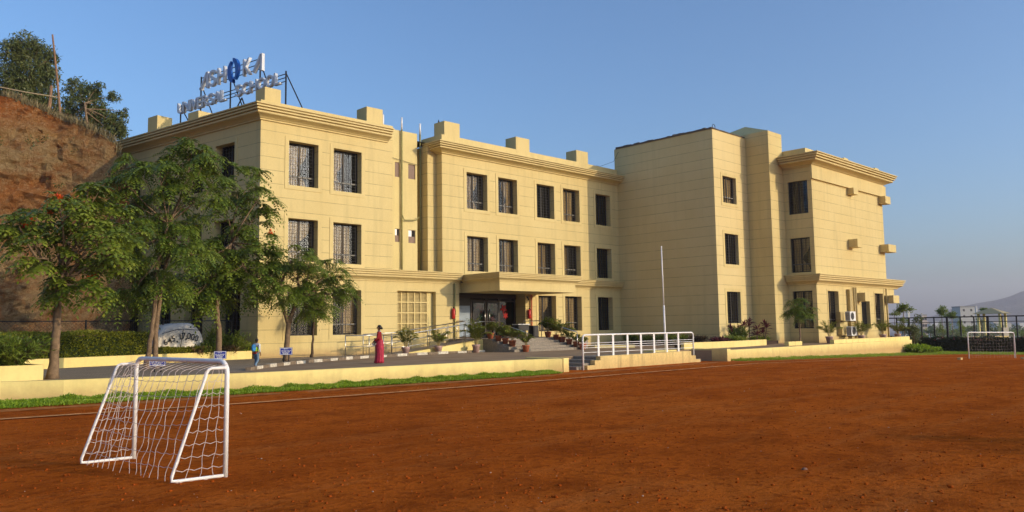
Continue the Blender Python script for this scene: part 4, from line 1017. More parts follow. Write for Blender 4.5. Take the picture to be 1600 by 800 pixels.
# plants behind the garden wall near the building corner
for i, (u, v, s, h, m_, lb) in enumerate(((312, 552, .45, .5, 'leaf_dry', 'low brownish shrub right of the tarpaulin heap'), (325, 552, .5, .75, 'leaf', 'upright dark green shrub behind the trunk of the red flowered tree'), (355, 550, .55, .6, 'leaf_dry', 'brown leaved shrub behind the blue board of the third tree'), (368, 550, .65, 1.35, 'leaf_palm', 'spiky yellow green palm like shrub left of the boy'), (384, 549, .4, .6, 'leaf', 'low green shrub nearest to the corner of the building'), (340, 520, .35, 1.7, 'leaf_palm', 'tall thin yellow green shoot behind the garden wall'))):
    p = at(u, 551, Y=33.15 if u > 330 else 32.8); spray('garden_shrub', lb, (p.x, 33.45 if u > 330 else 32.95, .6), 46, .2, .05, (s, h), M[m_], 'shrub', 'shrubs behind the garden wall')
# planting along the blank wing
for i, (x, y, s, h, m_, lb) in enumerate(((41.6, 31.6, .5, .6, 'leaf', 'low green shrub nearest to the entrance at the foot of the blank wall'), (41.5, 30.2, .55, .5, 'leaf_palm', 'yellow green grassy shrub behind the left end of the railing'), (41.5, 28.9, .55, .6, 'leaf', 'dark green shrub behind the middle of the white railing'), (41.4, 27.7, .55, .55, 'leaf_palm', 'yellowish shrub behind the right part of the white railing'), (41.2, 26.5, .5, .5, 'leaf_dry', 'brownish low shrub left of the flagpole base line'),
    (39.0, 23.6, .5, .42, 'leaf_red', 'low reddish shrub in the curved planter, leftmost'), (40.3, 23.5, .6, .5, 'leaf_palm', 'low yellow green shrub in the curved planter'), (41.6, 24.0, .5, 1.25, 'leaf', 'tall green shrub at the corner of the blank wing'), (44.9, 24.5, .5, .35, 'leaf_palm', 'low ground shrub between the maroon plants'))):
    spray('bed_shrub', lb, (x, y, .62), 50, .17, .05, (s, h), M[m_], 'shrub', 'shrubs at the foot of the blank wing')
def dracaena(label, x, y, hs, z=.64):
    t = thing('maroon_cordyline', (x, y, z), label, 'plant', 'maroon leaved plants in the curved planter')
    stm = MB(); Vs = []
    for dx, dy, h in hs:
        stm.tube([(x, y, z), (x+dx*.6, y+dy*.6, z+h*.6), (x+dx, y+dy, z+h)], [.03, .025, .02], 6)
        c = np.array([x+dx, y+dy, z+h]); n = 26; az = rng.random(n)*2*np.pi; el = rng.random(n)*1.5-.1
        d = np.stack([np.cos(az)*np.cos(el), np.sin(az)*np.cos(el), np.sin(el)], 1); s = np.cross(d, [0, 0, 1.]); s /= np.linalg.norm(s, axis=1, keepdims=True)
        L = (.30+.22*rng.random(n))[:, None]; P0 = np.repeat(c[None], n, 0); mid = P0+d*L*.55; tip = P0+d*L; tip[:, 2] -= .06
        Vs.append(np.stack([P0, mid+s*.035, tip, mid-s*.035], 1))
    stm.build('stem', M['bark_dark'], t); leaves_obj('foliage', np.concatenate(Vs), M['leaf_red'], t)
for (u, hs, lb) in ((1145, [(0, 0, .55), (-.1, .1, .8)], 'maroon leaved plant below the lowest window of the narrow wall, leftmost'), (1154, [(0, .05, .45), (.12, 0, .75), (-.05, 0, .2)], 'bushy maroon leaved plant second from the left in the planter'), (1164, [(0, 0, .95), (.1, .1, .3)], 'slim maroon leaved plant below the right edge of the window'), (1172, [(0, 0, 1.15), (.12, .1, .9)], 'tallest maroon leaved plant at the inner corner of the walls'), (1184, [(0, 0, .75), (-.1, .05, .4)], 'short maroon leaved plant against the stair tower side'), (1196, [(0, 0, 1.0), (.12, -.05, .8), (-.05, .1, .5)], 'rightmost maroon leaved plant at the stair tower corner')):
    p = at(u, 533, Y=24.6 if u < 1180 else 24.0); dracaena(lb, p.x, 24.6 if u < 1180 else 24.0, hs)

# ground cover strips along the walls
def grass_strip(name, label, pts, n, hmax, mat, zf=gz):
    """pts: list of (x, y_outer, y_inner)"""
    xs_ = np.array([p[0] for p in pts]); x = rng.uniform(xs_[0], xs_[-1], n)
    if zf is gz and xs_[0] < 10: x = xs_[0]+(xs_[-1]-xs_[0])*rng.random(n)
    yo = np.interp(x, xs_, [p[1] for p in pts]); yi = np.interp(x, xs_, [p[2] for p in pts]); s = rng.random(n)**.85
    edge = np.array([.10*noise.noise(Vector((a*1.4, 0, 0))) for a in x]); y = yo+edge+(yi-yo-edge)*s
    lump = np.array([noise.noise(Vector((a*2.6, b*2.6, 0)))*1.3 for a, b in zip(x, y)])
    keep = (s > .25) | (rng.random(n) < .55); x, y, s, lump = x[keep], y[keep], s[keep], lump[keep]
    h = hmax*(.35+.65*s)*(.75+.8*np.maximum(lump, -.4)); z = np.array([zf(a) for a in x])
    P = np.stack([x, y, z+h*rng.random(len(x))*.75], 1); D_ = rng.normal(0, .6, (len(x), 3)); D_[:, 2] = .8+.3*rng.random(len(x)); D_ /= np.linalg.norm(D_, axis=1, keepdims=True)
    return tag(leaves_obj(name, leaf_quads(P, .060, .022, D_), mat), label, 'grass', kind='stuff')
grass_strip('grass_strip', 'lumpy bright green ground cover along the foot of the long yellow wall', [(-12, 23.6, 25.5), (3.5, 20.75, 22.65), (5.9, 20.35, 22.0), (10.4, 19.95, 20.9), (14.5, 19.6, 20.55), (19.0, 19.2, 20.25), (21.3, 19.3, 19.95)], 170000, .15, M['leaf_bright'])
grass_strip('grass_strip', 'thin green ground cover strip along the foot of the terrace wall', [(33.7, 19.2, 19.98), (40, 18.8, 20.0), (50, 18.2, 20.1), (58, 17.2, 20.25), (61, 17, 24)], 26000, .16, M['leaf_bright'])
grass_strip('grass_strip', 'narrow pale green verge in front of the flowering hedge', [(58, 14.5, 20), (61, 10, 24), (66, 6, 25)], 24000, .14, M['leaf_bright'])
spray('clipped_bush', 'rounded bright green bush at the right end of the terrace wall', (57.3, 19.8, -.45), 200, .16, .07, (.85, .75), M['leaf_bright'], 'bush')
spray('clipped_bush', 'second bright green bush at the terrace end, nearer the hedge', (58.8, 19.7, -.5), 170, .16, .07, (.8, .6), M['leaf_bright'], 'bush')
# pale chalk line and worn kerb line on the field
def ribbon(name, pts, w_, mat, zf, lift, breaks=.12):
    mb = MB(); pp = polyline(pts, .35)
    for i in range(len(pp)-1):
        a, b = pp[i], pp[i+1]; d = (b-a).normalized(); n = Vector((-d.y, d.x)); k = noise.noise(Vector((a.x*1.7, a.y, 9)))
        if k < -.38+breaks: continue
        wa = w_*(1+.5*noise.noise(Vector((a.x*2, 3, 0)))); j = n*.03*noise.noise(Vector((a.x*3, 0, 0)))
        mb.add([(p.x, p.y, zf(p.x)+lift) for p in (a-n*wa+j, b-n*wa+j, b+n*wa+j, a+n*wa+j)], [(0, 1, 2, 3)])
    return st(mb.build(name, mat, org=(0, 0, 0)))
chalk = plain('scuffed_chalk', (.70, .34, .13), .95, var=.4, scale=5, spec=0)
lp = [(-14, 21.5), (0, 18.6), (3.7, 18.0), (8.6, 17.28), (12.5, 17.05), (16.45, 16.96), (21, 16.96), (25.9, 16.96), (31, 17.0), (37, 16.6), (42, 15.9), (47, 14.6), (51, 12.2)]
ribbon('chalk_line', lp, .095, chalk, gz, .030, -.35)
dust = plain('pale_brown_verge_soil', (.46, .17, .05), .95, var=.4, scale=5, bump=.5, spec=0)
ribbon('verge_soil', [(a[0], a[1]) for a in ((-12, 23.2), (3.5, 20.35), (5.9, 20.0), (10.4, 19.6), (14.5, 19.25), (19, 18.85), (23.5, 19.0), (28, 19.2), (33, 19.1), (40, 18.5), (50, 17.7), (58, 16.6))], .30, dust, gz, .006, -.6)
# clods and pebbles
def clods(n, x0, x1, y0, y1, r0, r1, mat, name, label):
    tm = bmesh.new(); bmesh.ops.create_icosphere(tm, subdivisions=1, radius=1); tv = np.array([v.co for v in tm.verts]); tf = np.array([[v.index for v in f.verts] for f in tm.faces]); tm.free()
    V = []; Fa = []
    for i in range(n):
        # density falls off with distance, as far as the eye can tell
        D = 5.5+38*random.random()**1.6; a = YAW+R(random.uniform(-36, 36)); x, y = D*math.sin(a), D*math.cos(a)
        if y > 19: continue
        r = r0+(r1-r0)*random.random()**4; s = rng.uniform(.6, 1.3, 3)*r; s[2] *= .65
        th = random.random()*6; c, s_ = math.cos(th), math.sin(th); q = tv*(1+rng.normal(0, .13, (len(tv), 1)))*s; q = q@np.array([[c, s_, 0], [-s_, c, 0], [0, 0, 1]])
        V.append(q+[x, y, field_z(x, y)+s[2]*.35]); Fa.append(tf+len(tv)*(len(V)-1))
    V = np.concatenate(V); Fa = np.concatenate(Fa); me = bpy.data.meshes.new(name); me.from_pydata([tuple(v) for v in V], [], [tuple(f) for f in Fa]); me.update()
    return tag(finish(me, name, mat, None, Vector((0, 0, 0)), True), label, 'stones', kind='stuff')
clods(14000, 0, 0, 0, 0, .004, .022, plain('soil_clod', (.30, .060, .008), .95, var=.4, scale=20, spec=0), 'soil_clods', 'small clods of red soil scattered over the field')
clods(700, 0, 0, 0, 0, .004, .013, plain('pale_pebble', (.42, .30, .20), .9, var=.3, scale=20), 'pebbles', 'pale pebbles scattered over the red field')
s = MB(); c = at(1257, 734, Z=0); s.lathe((c.x, c.y, -.01), [(.025, 0), (.038, .01), (.03, .026), (.01, .034)], 9, 1.2, .9); tag(s.build('stone', plain('brown_stone', (.2, .1, .06), .9, var=.3), smooth=True), 'fist sized stone lying alone on the red field at right', 'stone')

# ------------------------------------------------------------------ fences
def chainlink(label, pts, z0, z1, step, post_every):
    f = thing('chain_link_fence', (pts[0][0], pts[0][1], z0), label, 'fence')
    w_ = MB(); dv = Vector
    for a, b in zip(pts[:-1], pts[1:]):
        fr = Frame(a, b); H = z1-z0; k = -H
        while k < fr.L:
            for sg in (1, -1):
                a0, a1 = (k, k+H) if sg > 0 else (k+H, k)
                q0, q1, zz0, zz1 = a0, a1, z0, z1
                lo, hi = min(q0, q1), max(q0, q1)
                # clip to the bay
                def cz(x): return z0+H*(x-a0)/(a1-a0)
                l2, h2 = max(lo, 0), min(hi, fr.L)
                if h2-l2 < .02: continue
                t = .005; o = .004*sg
                A, Bq = (l2, cz(l2)), (h2, cz(h2))
                w_.add([fr.p(A[0], o, A[1]-t), fr.p(Bq[0], o, Bq[1]-t), fr.p(Bq[0], o, Bq[1]+t), fr.p(A[0], o, A[1]+t)], [(0, 1, 2, 3)])
            k += step
    w_.build('wire_mesh', M['iron'], f)
    pp = polyline(pts, post_every)
    for p in pp: MB().tube([(p.x, p.y, z0-.1), (p.x, p.y, z1+.05)], .035, 8).build('post', M['iron'], f)
    MB().tube([(p.x, p.y, z1) for p in pp], .022, 6).build('top_rail', M['iron'], f); return f
chainlink('dark chain link fence between the hedge and the red cliff', [(-4.5, 35.6), (1.5, 34.9), (6.9, 34.2), (15.6, 33.75)], .55, 2.15, .14, 2.75)
def bar_fence(label, a, b, ztop, zb, n, sub=True):
    f = thing('bar_fence', (a[0], a[1], zb), label, 'fence'); fr = Frame(a, b)
    for i in range(n+1):
        s = fr.L*i/n; big = i % 3 == 0; r = .07 if big else .045
        MB().pbox(fr, s-r, s+r, -r, r, zb, ztop).build('post', M['iron'], f)
    for z, h in ((ztop-.05, .09), (ztop-.45, .05), (zb+1.0, .05)):
        MB().pbox(fr, 0, fr.L, -.03, .03, z-h/2, z+h/2).build('rail', M['iron'], f)
    return f
bar_fence('tall black metal fence of posts and rails along the far right edge of the field', (70, 27.5), (70, 8), 2.10, -1.0, 20)
hp = MB()
# ------------------------------------------------------------------ tarpaulin heap with painted figures
tp = thing('tarpaulin_heap', (13.6, 34.4, .6), 'heap under a dusty white tarpaulin with black painted figures behind the garden wall', 'tarpaulin heap')
TX0, TX1 = 12.25, 14.75; TYc = 34.0
def heap_pt(a, h):       # a: angle round, h: 0..1 up
    prof = (1-h**4.5)**.5 if h < 1 else 0
    rx, ry = .98, .80; ca, sa = math.cos(a), math.sin(a)
    e = .36; x = math.copysign(abs(ca)**e, ca)*rx*(.45+.55*prof if h < .999 else 0); y = math.copysign(abs(sa)**e, sa)*ry*(.4+.6*prof)
    fold = .045*math.sin(a*13+2*math.sin(h*3))*(1-h)+.05*noise.noise(Vector((x*2.5, y*2.5, h*3)))
    k = 1+fold; z = .58+1.5*h-.16*(x-.2)**2*h
    return (13.2+x*k, TYc+y*k, z)
mb = MB(); na, nh = 72, 22
for j in range(nh):
    for i in range(na): mb.v.append(heap_pt(2*math.pi*i/na, j/(nh-1)*.985))
for j in range(nh-1):
    for i in range(na): mb.f.append((j*na+i, j*na+(i+1) % na, (j+1)*na+(i+1) % na, (j+1)*na+i))
mb.f.append(tuple((nh-1)*na+i for i in range(na)))
mb.build('tarpaulin', M['tarp'], tp, smooth=True)
def front_y(x, z):
    best = 1e9; 
    for i in range(37, 72):
        for j in range(nh-1):
            q = mb.v[j*na+i]
            if q[1] > TYc: continue
            dd = abs(q[0]-x)+abs(q[2]-z)*1.2
            if dd < best: best = dd; y = q[1]
    return y
for ch, x, z, h, rot in (('6', 12.78, 1.16, .24, .35), ('4', 12.97, 1.22, .24, .3), ('5', 13.14, 1.29, .25, .25), (',', 13.27, 1.22, .10, .1), ('1', 13.44, 1.36, .25, .1), ('7', 13.60, 1.38, .26, .05), ('.', 13.71, 1.36, .06, 0), ('0', 13.84, 1.38, .26, -.08), ('0', 14.03, 1.34, .25, -.15), ('0', 14.21, 1.29, .25, -.25)):
    me = text_mesh(ch, 1, .01); co = np.array([v.co for v in me.vertices]); mn, mx = co.min(0), co.max(0); k = h/(mx[1]-mn[1]); kx = k if ch in ',.' else k*.92
    xm = 13.2+(x-13.5)*.84; yy = front_y(xm, z+h/2)-.06
    for v in me.vertices:
        lx, ly = (v.co.x-(mn[0]+mx[0])/2)*kx, (v.co.y-mn[1])*k
        v.co = Vector((xm+lx*math.cos(rot)-ly*math.sin(rot), yy+v.co.z, z+lx*math.sin(rot)+ly*math.cos(rot)))-ORG[tp.name]
    finish(me, 'painted_figure', M['ink'], tp)
MB().tube([(12.4, 33.15, 1.62), (12.9, 33.12, 1.76), (13.2, 33.1, 1.80), (13.95, 33.15, 1.74)], .012, 5).build('rope', M['ink'], tp)
MB().tube([(13.22, 33.08, 1.78), (13.14, 33.06, 1.3), (13.08, 33.06, .9)], .016, 5).build('rope', M['ink'], tp)

# ------------------------------------------------------------------ blue boards by the trees
def board(label, u, vt, vb, w_, D, zg=PZ):
    c0 = at(u, (vt+vb)/2, D=D); h = at(u, vt, D=D).z-at(u, vb, D=D).z
    t = thing('blue_notice_board', (c0.x, c0.y, zg), label, 'sign', 'blue notice boards under the trees')
    d = Vector((.78, -.62)).normalized(); fr = Frame(Vector((c0.x, c0.y))-d*w_/2, Vector((c0.x, c0.y))+d*w_/2)
    zt, zb = c0.z+h/2, c0.z-h/2
    MB().pbox(fr, 0, w_, -.015, .015, zb, zt).build('board', M['blue'], t)
    e = MB(); b = .018
    e.pbox(fr, .01, w_-.01, .016, .018, zt-b-.012, zt-.012); e.pbox(fr, .01, w_-.01, .016, .018, zb+.012, zb+b+.012); e.pbox(fr, .01, .01+b, .016, .018, zb+.032, zt-.032); e.pbox(fr, w_-.01-b, w_-.01, .016, .018, zb+.032, zt-.032)
    e.build('white_border', M['lettering'], t)
    l = MB(); H = zt-zb; rows = ((.82, .35), (.60, .78), (.44, .7), (.28, .6), (.15, .45))
    for ry, rw in rows:
        x = w_*(1-rw)/2
        while x < w_*(1+rw)/2-.02:
            ww = random.uniform(.018, .034); hh = H*random.uniform(.035, .05); l.pbox(fr, x, x+ww, .016, .020, zb+H*ry-hh, zb+H*ry+hh); x += ww+random.choice([.008, .008, .024])
    l.build('white_lettering', M['lettering'], t)
    for a in (w_*.3, w_*.7): MB().pbox(fr, a-.018, a+.018, -.05, -.016, zg-.05, zb+.1).build('leg', M['iron'], t)
board('blue notice board standing on the paving behind the crossbar of the near goal', 246, 559.5, 572, .47, 26.3)
board('blue notice board at the foot of the third tree, left of the boy', 344, 548.5, 561, .43, 30.6)
board('blue notice board at the foot of the umbrella shaped tree, right of the boy', 447, 543, 554.5, .47, 31.6)

# ------------------------------------------------------------------ goals
def netline(mb, a, b, sag=0.0, wob=.012, n=9, r=.0032):
    a, b = Vector(a), Vector(b); w1 = random.uniform(0, 6)
    pts = [a.lerp(b, i/n)+Vector((wob*math.sin(w1+i*1.9), wob*math.cos(w1*1.3+i*2.3), -sag*math.sin(math.pi*i/n)+.3*wob*math.sin(i*2.7)))*(0 if i in (0, n) else 1) for i in range(n+1)]
    mb.tube(pts, r, 4, cap=False)
def make_goal(P1, P2, B1, B2, h, label, group, r=.027, cord=.0034):
    P1, P2, B1, B2 = map(Vector, (P1, P2, B1, B2)); mid = (P1+P2)/2
    t = thing('football_goal', tuple(mid), label, 'goal', group); up = Vector((0, 0, 1))
    d = (P2-P1).normalized(); rr = .13; pts = [P1, P1+up*(h-rr)]
    pts += [P1+up*(h-rr)+d*rr*(1-math.cos(a))+up*rr*math.sin(a) for a in (.4, .8, 1.2, 1.57)]
    pts += [P2+up*h-d*rr]+[P2+up*(h-rr)-d*rr*(1-math.sin(a))+up*rr*math.cos(a) for a in (.4, .8, 1.2, 1.57)]+[P2]
    MB().tube(pts, r, 14).build('goal_frame', M['white'], t, smooth=True)
    zs = h-.07; fr_pts = []
    for P, Bk in ((P1, B1), (P2, B2)):
        bk = (Bk-P); bk.z = 0; q = bk.normalized(); L = bk.length; top0 = P+up*zs; top1 = P+q*(L*.38)+up*(zs-.01)
        side = [top0, P+q*(L*.3)+up*zs]+[P+q*(L*(.3+.12*math.sin(a)))+up*(zs-.12*(1-math.cos(a))) for a in (.5, 1.0, 1.4)]+[Bk+up*.07, Bk+up*.025, Bk-q*.06+up*.02, P+q*.02+up*.02]
        MB().tube(side, r*.66, 10).build('side_frame', M['white'], t, smooth=True)
        fr_pts.append((P, q, L))
    nb = MB()
    # back net from the crossbar down between the rear feet
    nv, nh_ = 15, 9
    def backpt(s, k, sl=1):
        T = (P1.lerp(P2, s)+up*(h-.03)).lerp(P1.lerp(P2, s)+fr_pts[0][1]*.25+up*(h-.07), min(1, k*6)) if k < .16 else None
        top = P1.lerp(P2, s)+fr_pts[0][1]*.26+up*(h-.09); bot = B1.lerp(B2, s)+up*.01
        if k < .16: q = (P1.lerp(P2, s)+up*(h-.03)).lerp(top, k/.16)
        else: q = top.lerp(bot, (k-.16)/.84)
        belly = math.sin(math.pi*k)*math.sin(math.pi*min(.999, max(.001, s)))
        return q+Vector((.02, .0, 0))*0+fr_pts[0][1]*.05*belly-up*.05*belly
    w1 = [random.uniform(0, 6) for _ in range(nv+1)]
    def jit(i, k): return Vector((.010*math.sin(w1[i]+k*21), .020*math.sin(w1[i]*2+k*26), .006*math.sin(k*40+w1[i])))
    for i in range(nv+1):
        pts = []
        for k in range(30): kk = k/29; pts.append(backpt((i+.35*kk*math.sin(i*.9))/nv if 0 < i < nv else i/nv, kk)+jit(i, kk)*min(1, kk*5))
        nb.tube(pts, cord, 4, cap=False)
    for j in range(1, nh_):
        kk = (j/nh_)**.95; pts = [backpt(i/nv, kk)+jit(i, kk)-up*.02*math.sin(i*math.pi) for i in range(nv+1)]
        pts2 = []
        for a, b in zip(pts[:-1], pts[1:]): pts2 += [a, a.lerp(b, .5)-up*.012]
        nb.tube(pts2+[pts[-1]], cord*.85, 4, cap=False)
    nb.build('back_net', M['net'], t)
    for (P, q, L) in fr_pts:
        sn = MB(); m = 4; rows = 9
        def sp_(i, k):
            z = zs*(1-k); xr = L*(.40+.60*k) if k > .08 else L*.36; f_ = i/m
            return P+q*(xr*f_)+up*max(.02, z)+Vector((d.x, d.y, 0))*(.012*math.sin(i*3+k*17))
        for i in range(1, m):
            pts = [sp_(i, k/16)+q*.012*math.sin(i*2+k*1.3) for k in range(17)]; sn.tube(pts, cord, 4, cap=False)
        for j in range(1, rows+1):
            k = j/rows; pts = []
            for i in range(m+1):
                pts.append(sp_(i, k))
                if i < m: pts.append(sp_(i+.5, k)-up*.022)
            sn.tube(pts, cord, 4, cap=False)
        sn.build('side_net', M['net'], t)
    return t
M['net'] = plain('off_white_net_cord', (.62, .52, .46), .8, var=.1)
def g0(u, v): p = at(u, v, Z=0); p.z = field_z(p.x, p.y); return p
make_goal(g0(209, 717), g0(352, 744), g0(127, 726), g0(268, 755), 1.30, 'small white tubular football goal with a loose net, near at lower left', 'small football goals')
def gf(u, v):
    z = -.13
    for _ in range(4): p = at(u, v, Z=z); z = gz(p.x)
    return p
gA, gB = gf(1514.5, 560.5), gf(1587, 559.5); dd = (gB-gA).normalized(); bb = Vector((-dd.y, dd.x, 0)); bb = bb if bb.x > 0 else -bb; bb = (bb*.68+dd*.74).normalized()
make_goal(tuple(gA), tuple(gB), tuple(gA+bb*.62), tuple(gB+bb*.62), 1.36, 'small white football goal far off at the right end of the field', 'small football goals', cord=.0018)
for u, v, w_, lb in ((1500, 562, .16, 'small pale block lying left of the far goal'), (1598, 561, .07, 'pale block lying right of the far goal')):
    p = gf(u, v); tag(MB().box(p.x-w_, p.x+w_, p.y-.08, p.y+.08, p.z-.01, p.z+.10).build('marker_block', M['wall_low'], bevel=.01), lb, 'block')

# ------------------------------------------------------------------ potted palms and pots
def pot(t, c, r, h, mat):
    MB().lathe((c[0], c[1], c[2]), [(r*.68, 0), (r*.95, h*.80), (r*1.02, h*.82), (r*1.04, h), (r*.92, h), (r*.88, h*.88), (.02, h*.86)], 18).build('pot', M[mat], t, smooth=True)
def palm(label, x, y, z, r, ph, fh, fw, mat='pinkpot', n=11, group='potted palms', leaf='leaf_palm', pairs=13):
    t = thing('potted_palm', (x, y, z), label, 'potted plant', group); pot(t, (x, y, z), r, ph, mat)
    c = np.array([x, y, z+ph*.9]); stm = MB(); V = []
    for k in range(n):
        az = k*2.4+random.random(); lean = random.uniform(.25, 1.0); hh = fh*random.uniform(.65, 1.0)
        hd = np.array([math.cos(az), math.sin(az), 0]); pts = []
        for s in np.linspace(0, 1, 9):
            pts.append(c+hd*fw*lean*(s**1.5)+np.array([0, 0, hh*(s-.42*lean*s*s*s)])+hd*.04)
        stm.tube([tuple(p) for p in pts], [.012*(1-.8*i/8) for i in range(9)], 4, cap=False)
        pts = np.array(pts); side = np.array([-hd[1], hd[0], 0])
        for j in range(pairs):
            s = .28+.72*j/(pairs-1); i0 = min(7, int(s*8)); p = pts[i0]+(pts[i0+1]-pts[i0])*(s*8-i0); tan = pts[i0+1]-pts[i0]; tan /= np.linalg.norm(tan)
            L = fh*.30*(1-.5*abs(s-.6))
            for sg in (1, -1):
                d = side*sg*.8+tan*.7+np.array([0, 0, -.25])+rng.normal(0, .1, 3); d /= np.linalg.norm(d); wv = np.cross(d, [0, 0, 1.]); wv /= np.linalg.norm(wv)+1e-6
                V.append([p, p+d*L*.4+wv*.03, p+d*L+np.array([0, 0, -.05]), p+d*L*.4-wv*.03])
    stm.build('stems', M['pvc'], t); leaves_obj('foliage', np.array(V), M[leaf], t); return t
def palm_at(label, u, v, Y=None, z=PZ, D=None, **k):
    p = at(u, v, Z=z) if Y is None else at(u, v, Y=Y); palm(label, p.x, p.y, z, **k)
palm_at('potted palm in a pink pot by the lower end of the ramp', 634, 553, Y=29.95, r=.19, ph=.38, fh=1.15, fw=.55)
palm_at('potted palm in a pink pot before the middle of the ramp', 685, 550, Y=29.95, r=.19, ph=.38, fh=1.1, fw=.55)
palm_at('tallest bushy potted palm in a pale pink pot between ramp and steps', 744, 547, Y=29.6, r=.20, ph=.40, fh=1.55, fw=.65, n=15)
steps = MB(); 
for i in range(5):
    steps.box(27.3-.0*i, 32.3, 27.95+.40*i, 27.95+.40*i+(.40 if i < 4 else 1.2), .30, PZ+.13*(i+1))
o = steps.build('entrance_steps', M['concrete'], bevel=.012); tag(o, 'grey stone entrance steps below the canopy', 'steps')
MB_ = MB().box(27.3, 34.3, 30.752, 34.0, .30, 1.12); st(MB_.build('entrance_landing', M['concrete']))
MB_ = MB().box(32.302, 34.3, 29.2, 30.75, .30, 1.11); st(MB_.build('entrance_side_landing', M['concrete']))
def spt(i): return PZ+.13*(i+1)
TG = 'terracotta pots on the entrance steps'
for lb, x, y, z, kw in (
    ('terracotta pot with a leafy plant at the bottom left of the entrance steps', 27.9, 27.75, PZ, dict(r=.19, ph=.34, fh=.75, fw=.35)),
    ('terracotta pot with a palm on the first step at the left', 27.75, 28.55, spt(1), dict(r=.19, ph=.32, fh=.95, fw=.45)),
    ('terracotta pot half hidden on the third step at the left', 27.7, 29.0, spt(2), dict(r=.17, ph=.3, fh=.7, fw=.35)),
    ('terracotta pot with yellow green fronds on the fourth step at the left', 27.65, 29.45, spt(3), dict(r=.17, ph=.3, fh=.9, fw=.45)),
    ('terracotta pot at the top left of the entrance steps before the door', 27.8, 30.2, spt(4), dict(r=.18, ph=.3, fh=.8, fw=.4)),
    ('terracotta pot with low leaves at the bottom right of the entrance steps', 32.15, 27.75, PZ, dict(r=.20, ph=.32, fh=.5, fw=.3)),
    ('terracotta pot second from the bottom on the right side of the steps', 32.1, 28.15, spt(0), dict(r=.18, ph=.3, fh=.5, fw=.35)),
    ('terracotta pot in the middle of the right hand row on the steps', 32.05, 28.6, spt(1), dict(r=.18, ph=.3, fh=.65, fw=.4)),
    ('terracotta pot with long arching leaves, fourth from the bottom at the right of the steps', 32.0, 29.05, spt(2), dict(r=.19, ph=.3, fh=1.15, fw=.6)),
    ('terracotta pot with a tall leafy plant, fifth at right of the steps', 32.0, 29.5, spt(3), dict(r=.17, ph=.28, fh=1.0, fw=.45)),
    ('darker bushy plant in a brown pot at the top right of the entrance steps', 32.05, 30.15, spt(4), dict(r=.19, ph=.32, fh=1.05, fw=.4, leaf='leaf', n=18))):
    palm(lb, x, y, z, mat='terracotta', group=TG, **kw)
for lb, u in (('potted palm in a pink pot on the terrace left of the air conditioners', 1296), ('potted palm in a pink pot just right of the air conditioners', 1346), ('potted palm in a pink pot on the terrace in front of the last window', 1380), ('potted palm in a pink pot at the very right end of the terrace', 1403)):
    palm_at(lb, u, 530, Y=21.3, r=.22, ph=.42, fh=1.15, fw=.75, n=12)

# ------------------------------------------------------------------ ramp, rails
rm = MB(); rm.prism([(22.0, 30.2), (27.28, 30.2), (27.28, 31.5), (22.0, 31.5)], .3, [.50, 1.10, 1.10, .50])
tag(rm.build('ramp', M['wall_low']), 'yellow sided access ramp rising to the entrance', 'ramp')
mb = MB(); mb.add([(22.02, 30.4, .508), (27.26, 30.4, 1.108), (27.26, 31.48, 1.108), (22.02, 31.48, .508)], [(0, 1, 2, 3)]); st(mb.build('ramp_surface', M['concrete'], org=(0, 0, 0)))
def rail(label, pts, zt, hgt, r=.024, mid=(.5,), posts=None):
    t = thing('steel_handrail', (pts[0][0], pts[0][1], pts[0][2]), label, 'handrail', 'stainless steel handrails at the entrance')
    pts = [Vector(p) for p in pts]; up = Vector((0, 0, 1))
    MB().tube([p+up*hgt for p in pts], r, 8).build('handrail', M['steel'], t, smooth=True)
    for m_ in mid: MB().tube([p+up*hgt*m_ for p in pts], r*.6, 6).build('middle_bar', M['steel'], t, smooth=True)
    for p in polyline3(pts, posts or 1.3): MB().tube([p, p+up*hgt], r*.8, 8).build('post', M['steel'], t, smooth=True)
    return t
def polyline3(pts, step):
    out = []
    for a, b in zip(pts[:-1], pts[1:]):
        n = max(1, round((b-a).length/step)); out += [a.lerp(b, i/n) for i in range(n)]
    return out+[pts[-1]]
rail('steel handrail along the front edge of the access ramp', [(21.2, 30.25, .5), (22.6, 30.25, .55), (27.2, 30.25, 1.1), (28.4, 30.5, 1.12)], 0, .9, mid=(.35, .68))
rail('steel handrail along the wall side of the access ramp', [(21.0, 31.6, .5), (22.6, 31.6, .55), (27.3, 31.6, 1.1), (27.4, 32.4, 1.12)], 0, .95, mid=(.5,))
rail('low steel barrier at the foot of the ramp behind the woman', [(18.9, 29.8, PZ), (21.2, 29.6, PZ)], 0, .95, mid=(.5,))
rail('steel handrail down the left side of the entrance steps', [(28.05, 30.2, spt(4)), (28.05, 27.8, PZ)], 0, .92, mid=(), posts=2.4)
rail('steel handrail down the right side of the entrance steps', [(32.5, 32.5, 1.12), (31.8, 30.4, 1.12), (31.8, 27.8, PZ)], 0, .92, mid=(), posts=2.4)
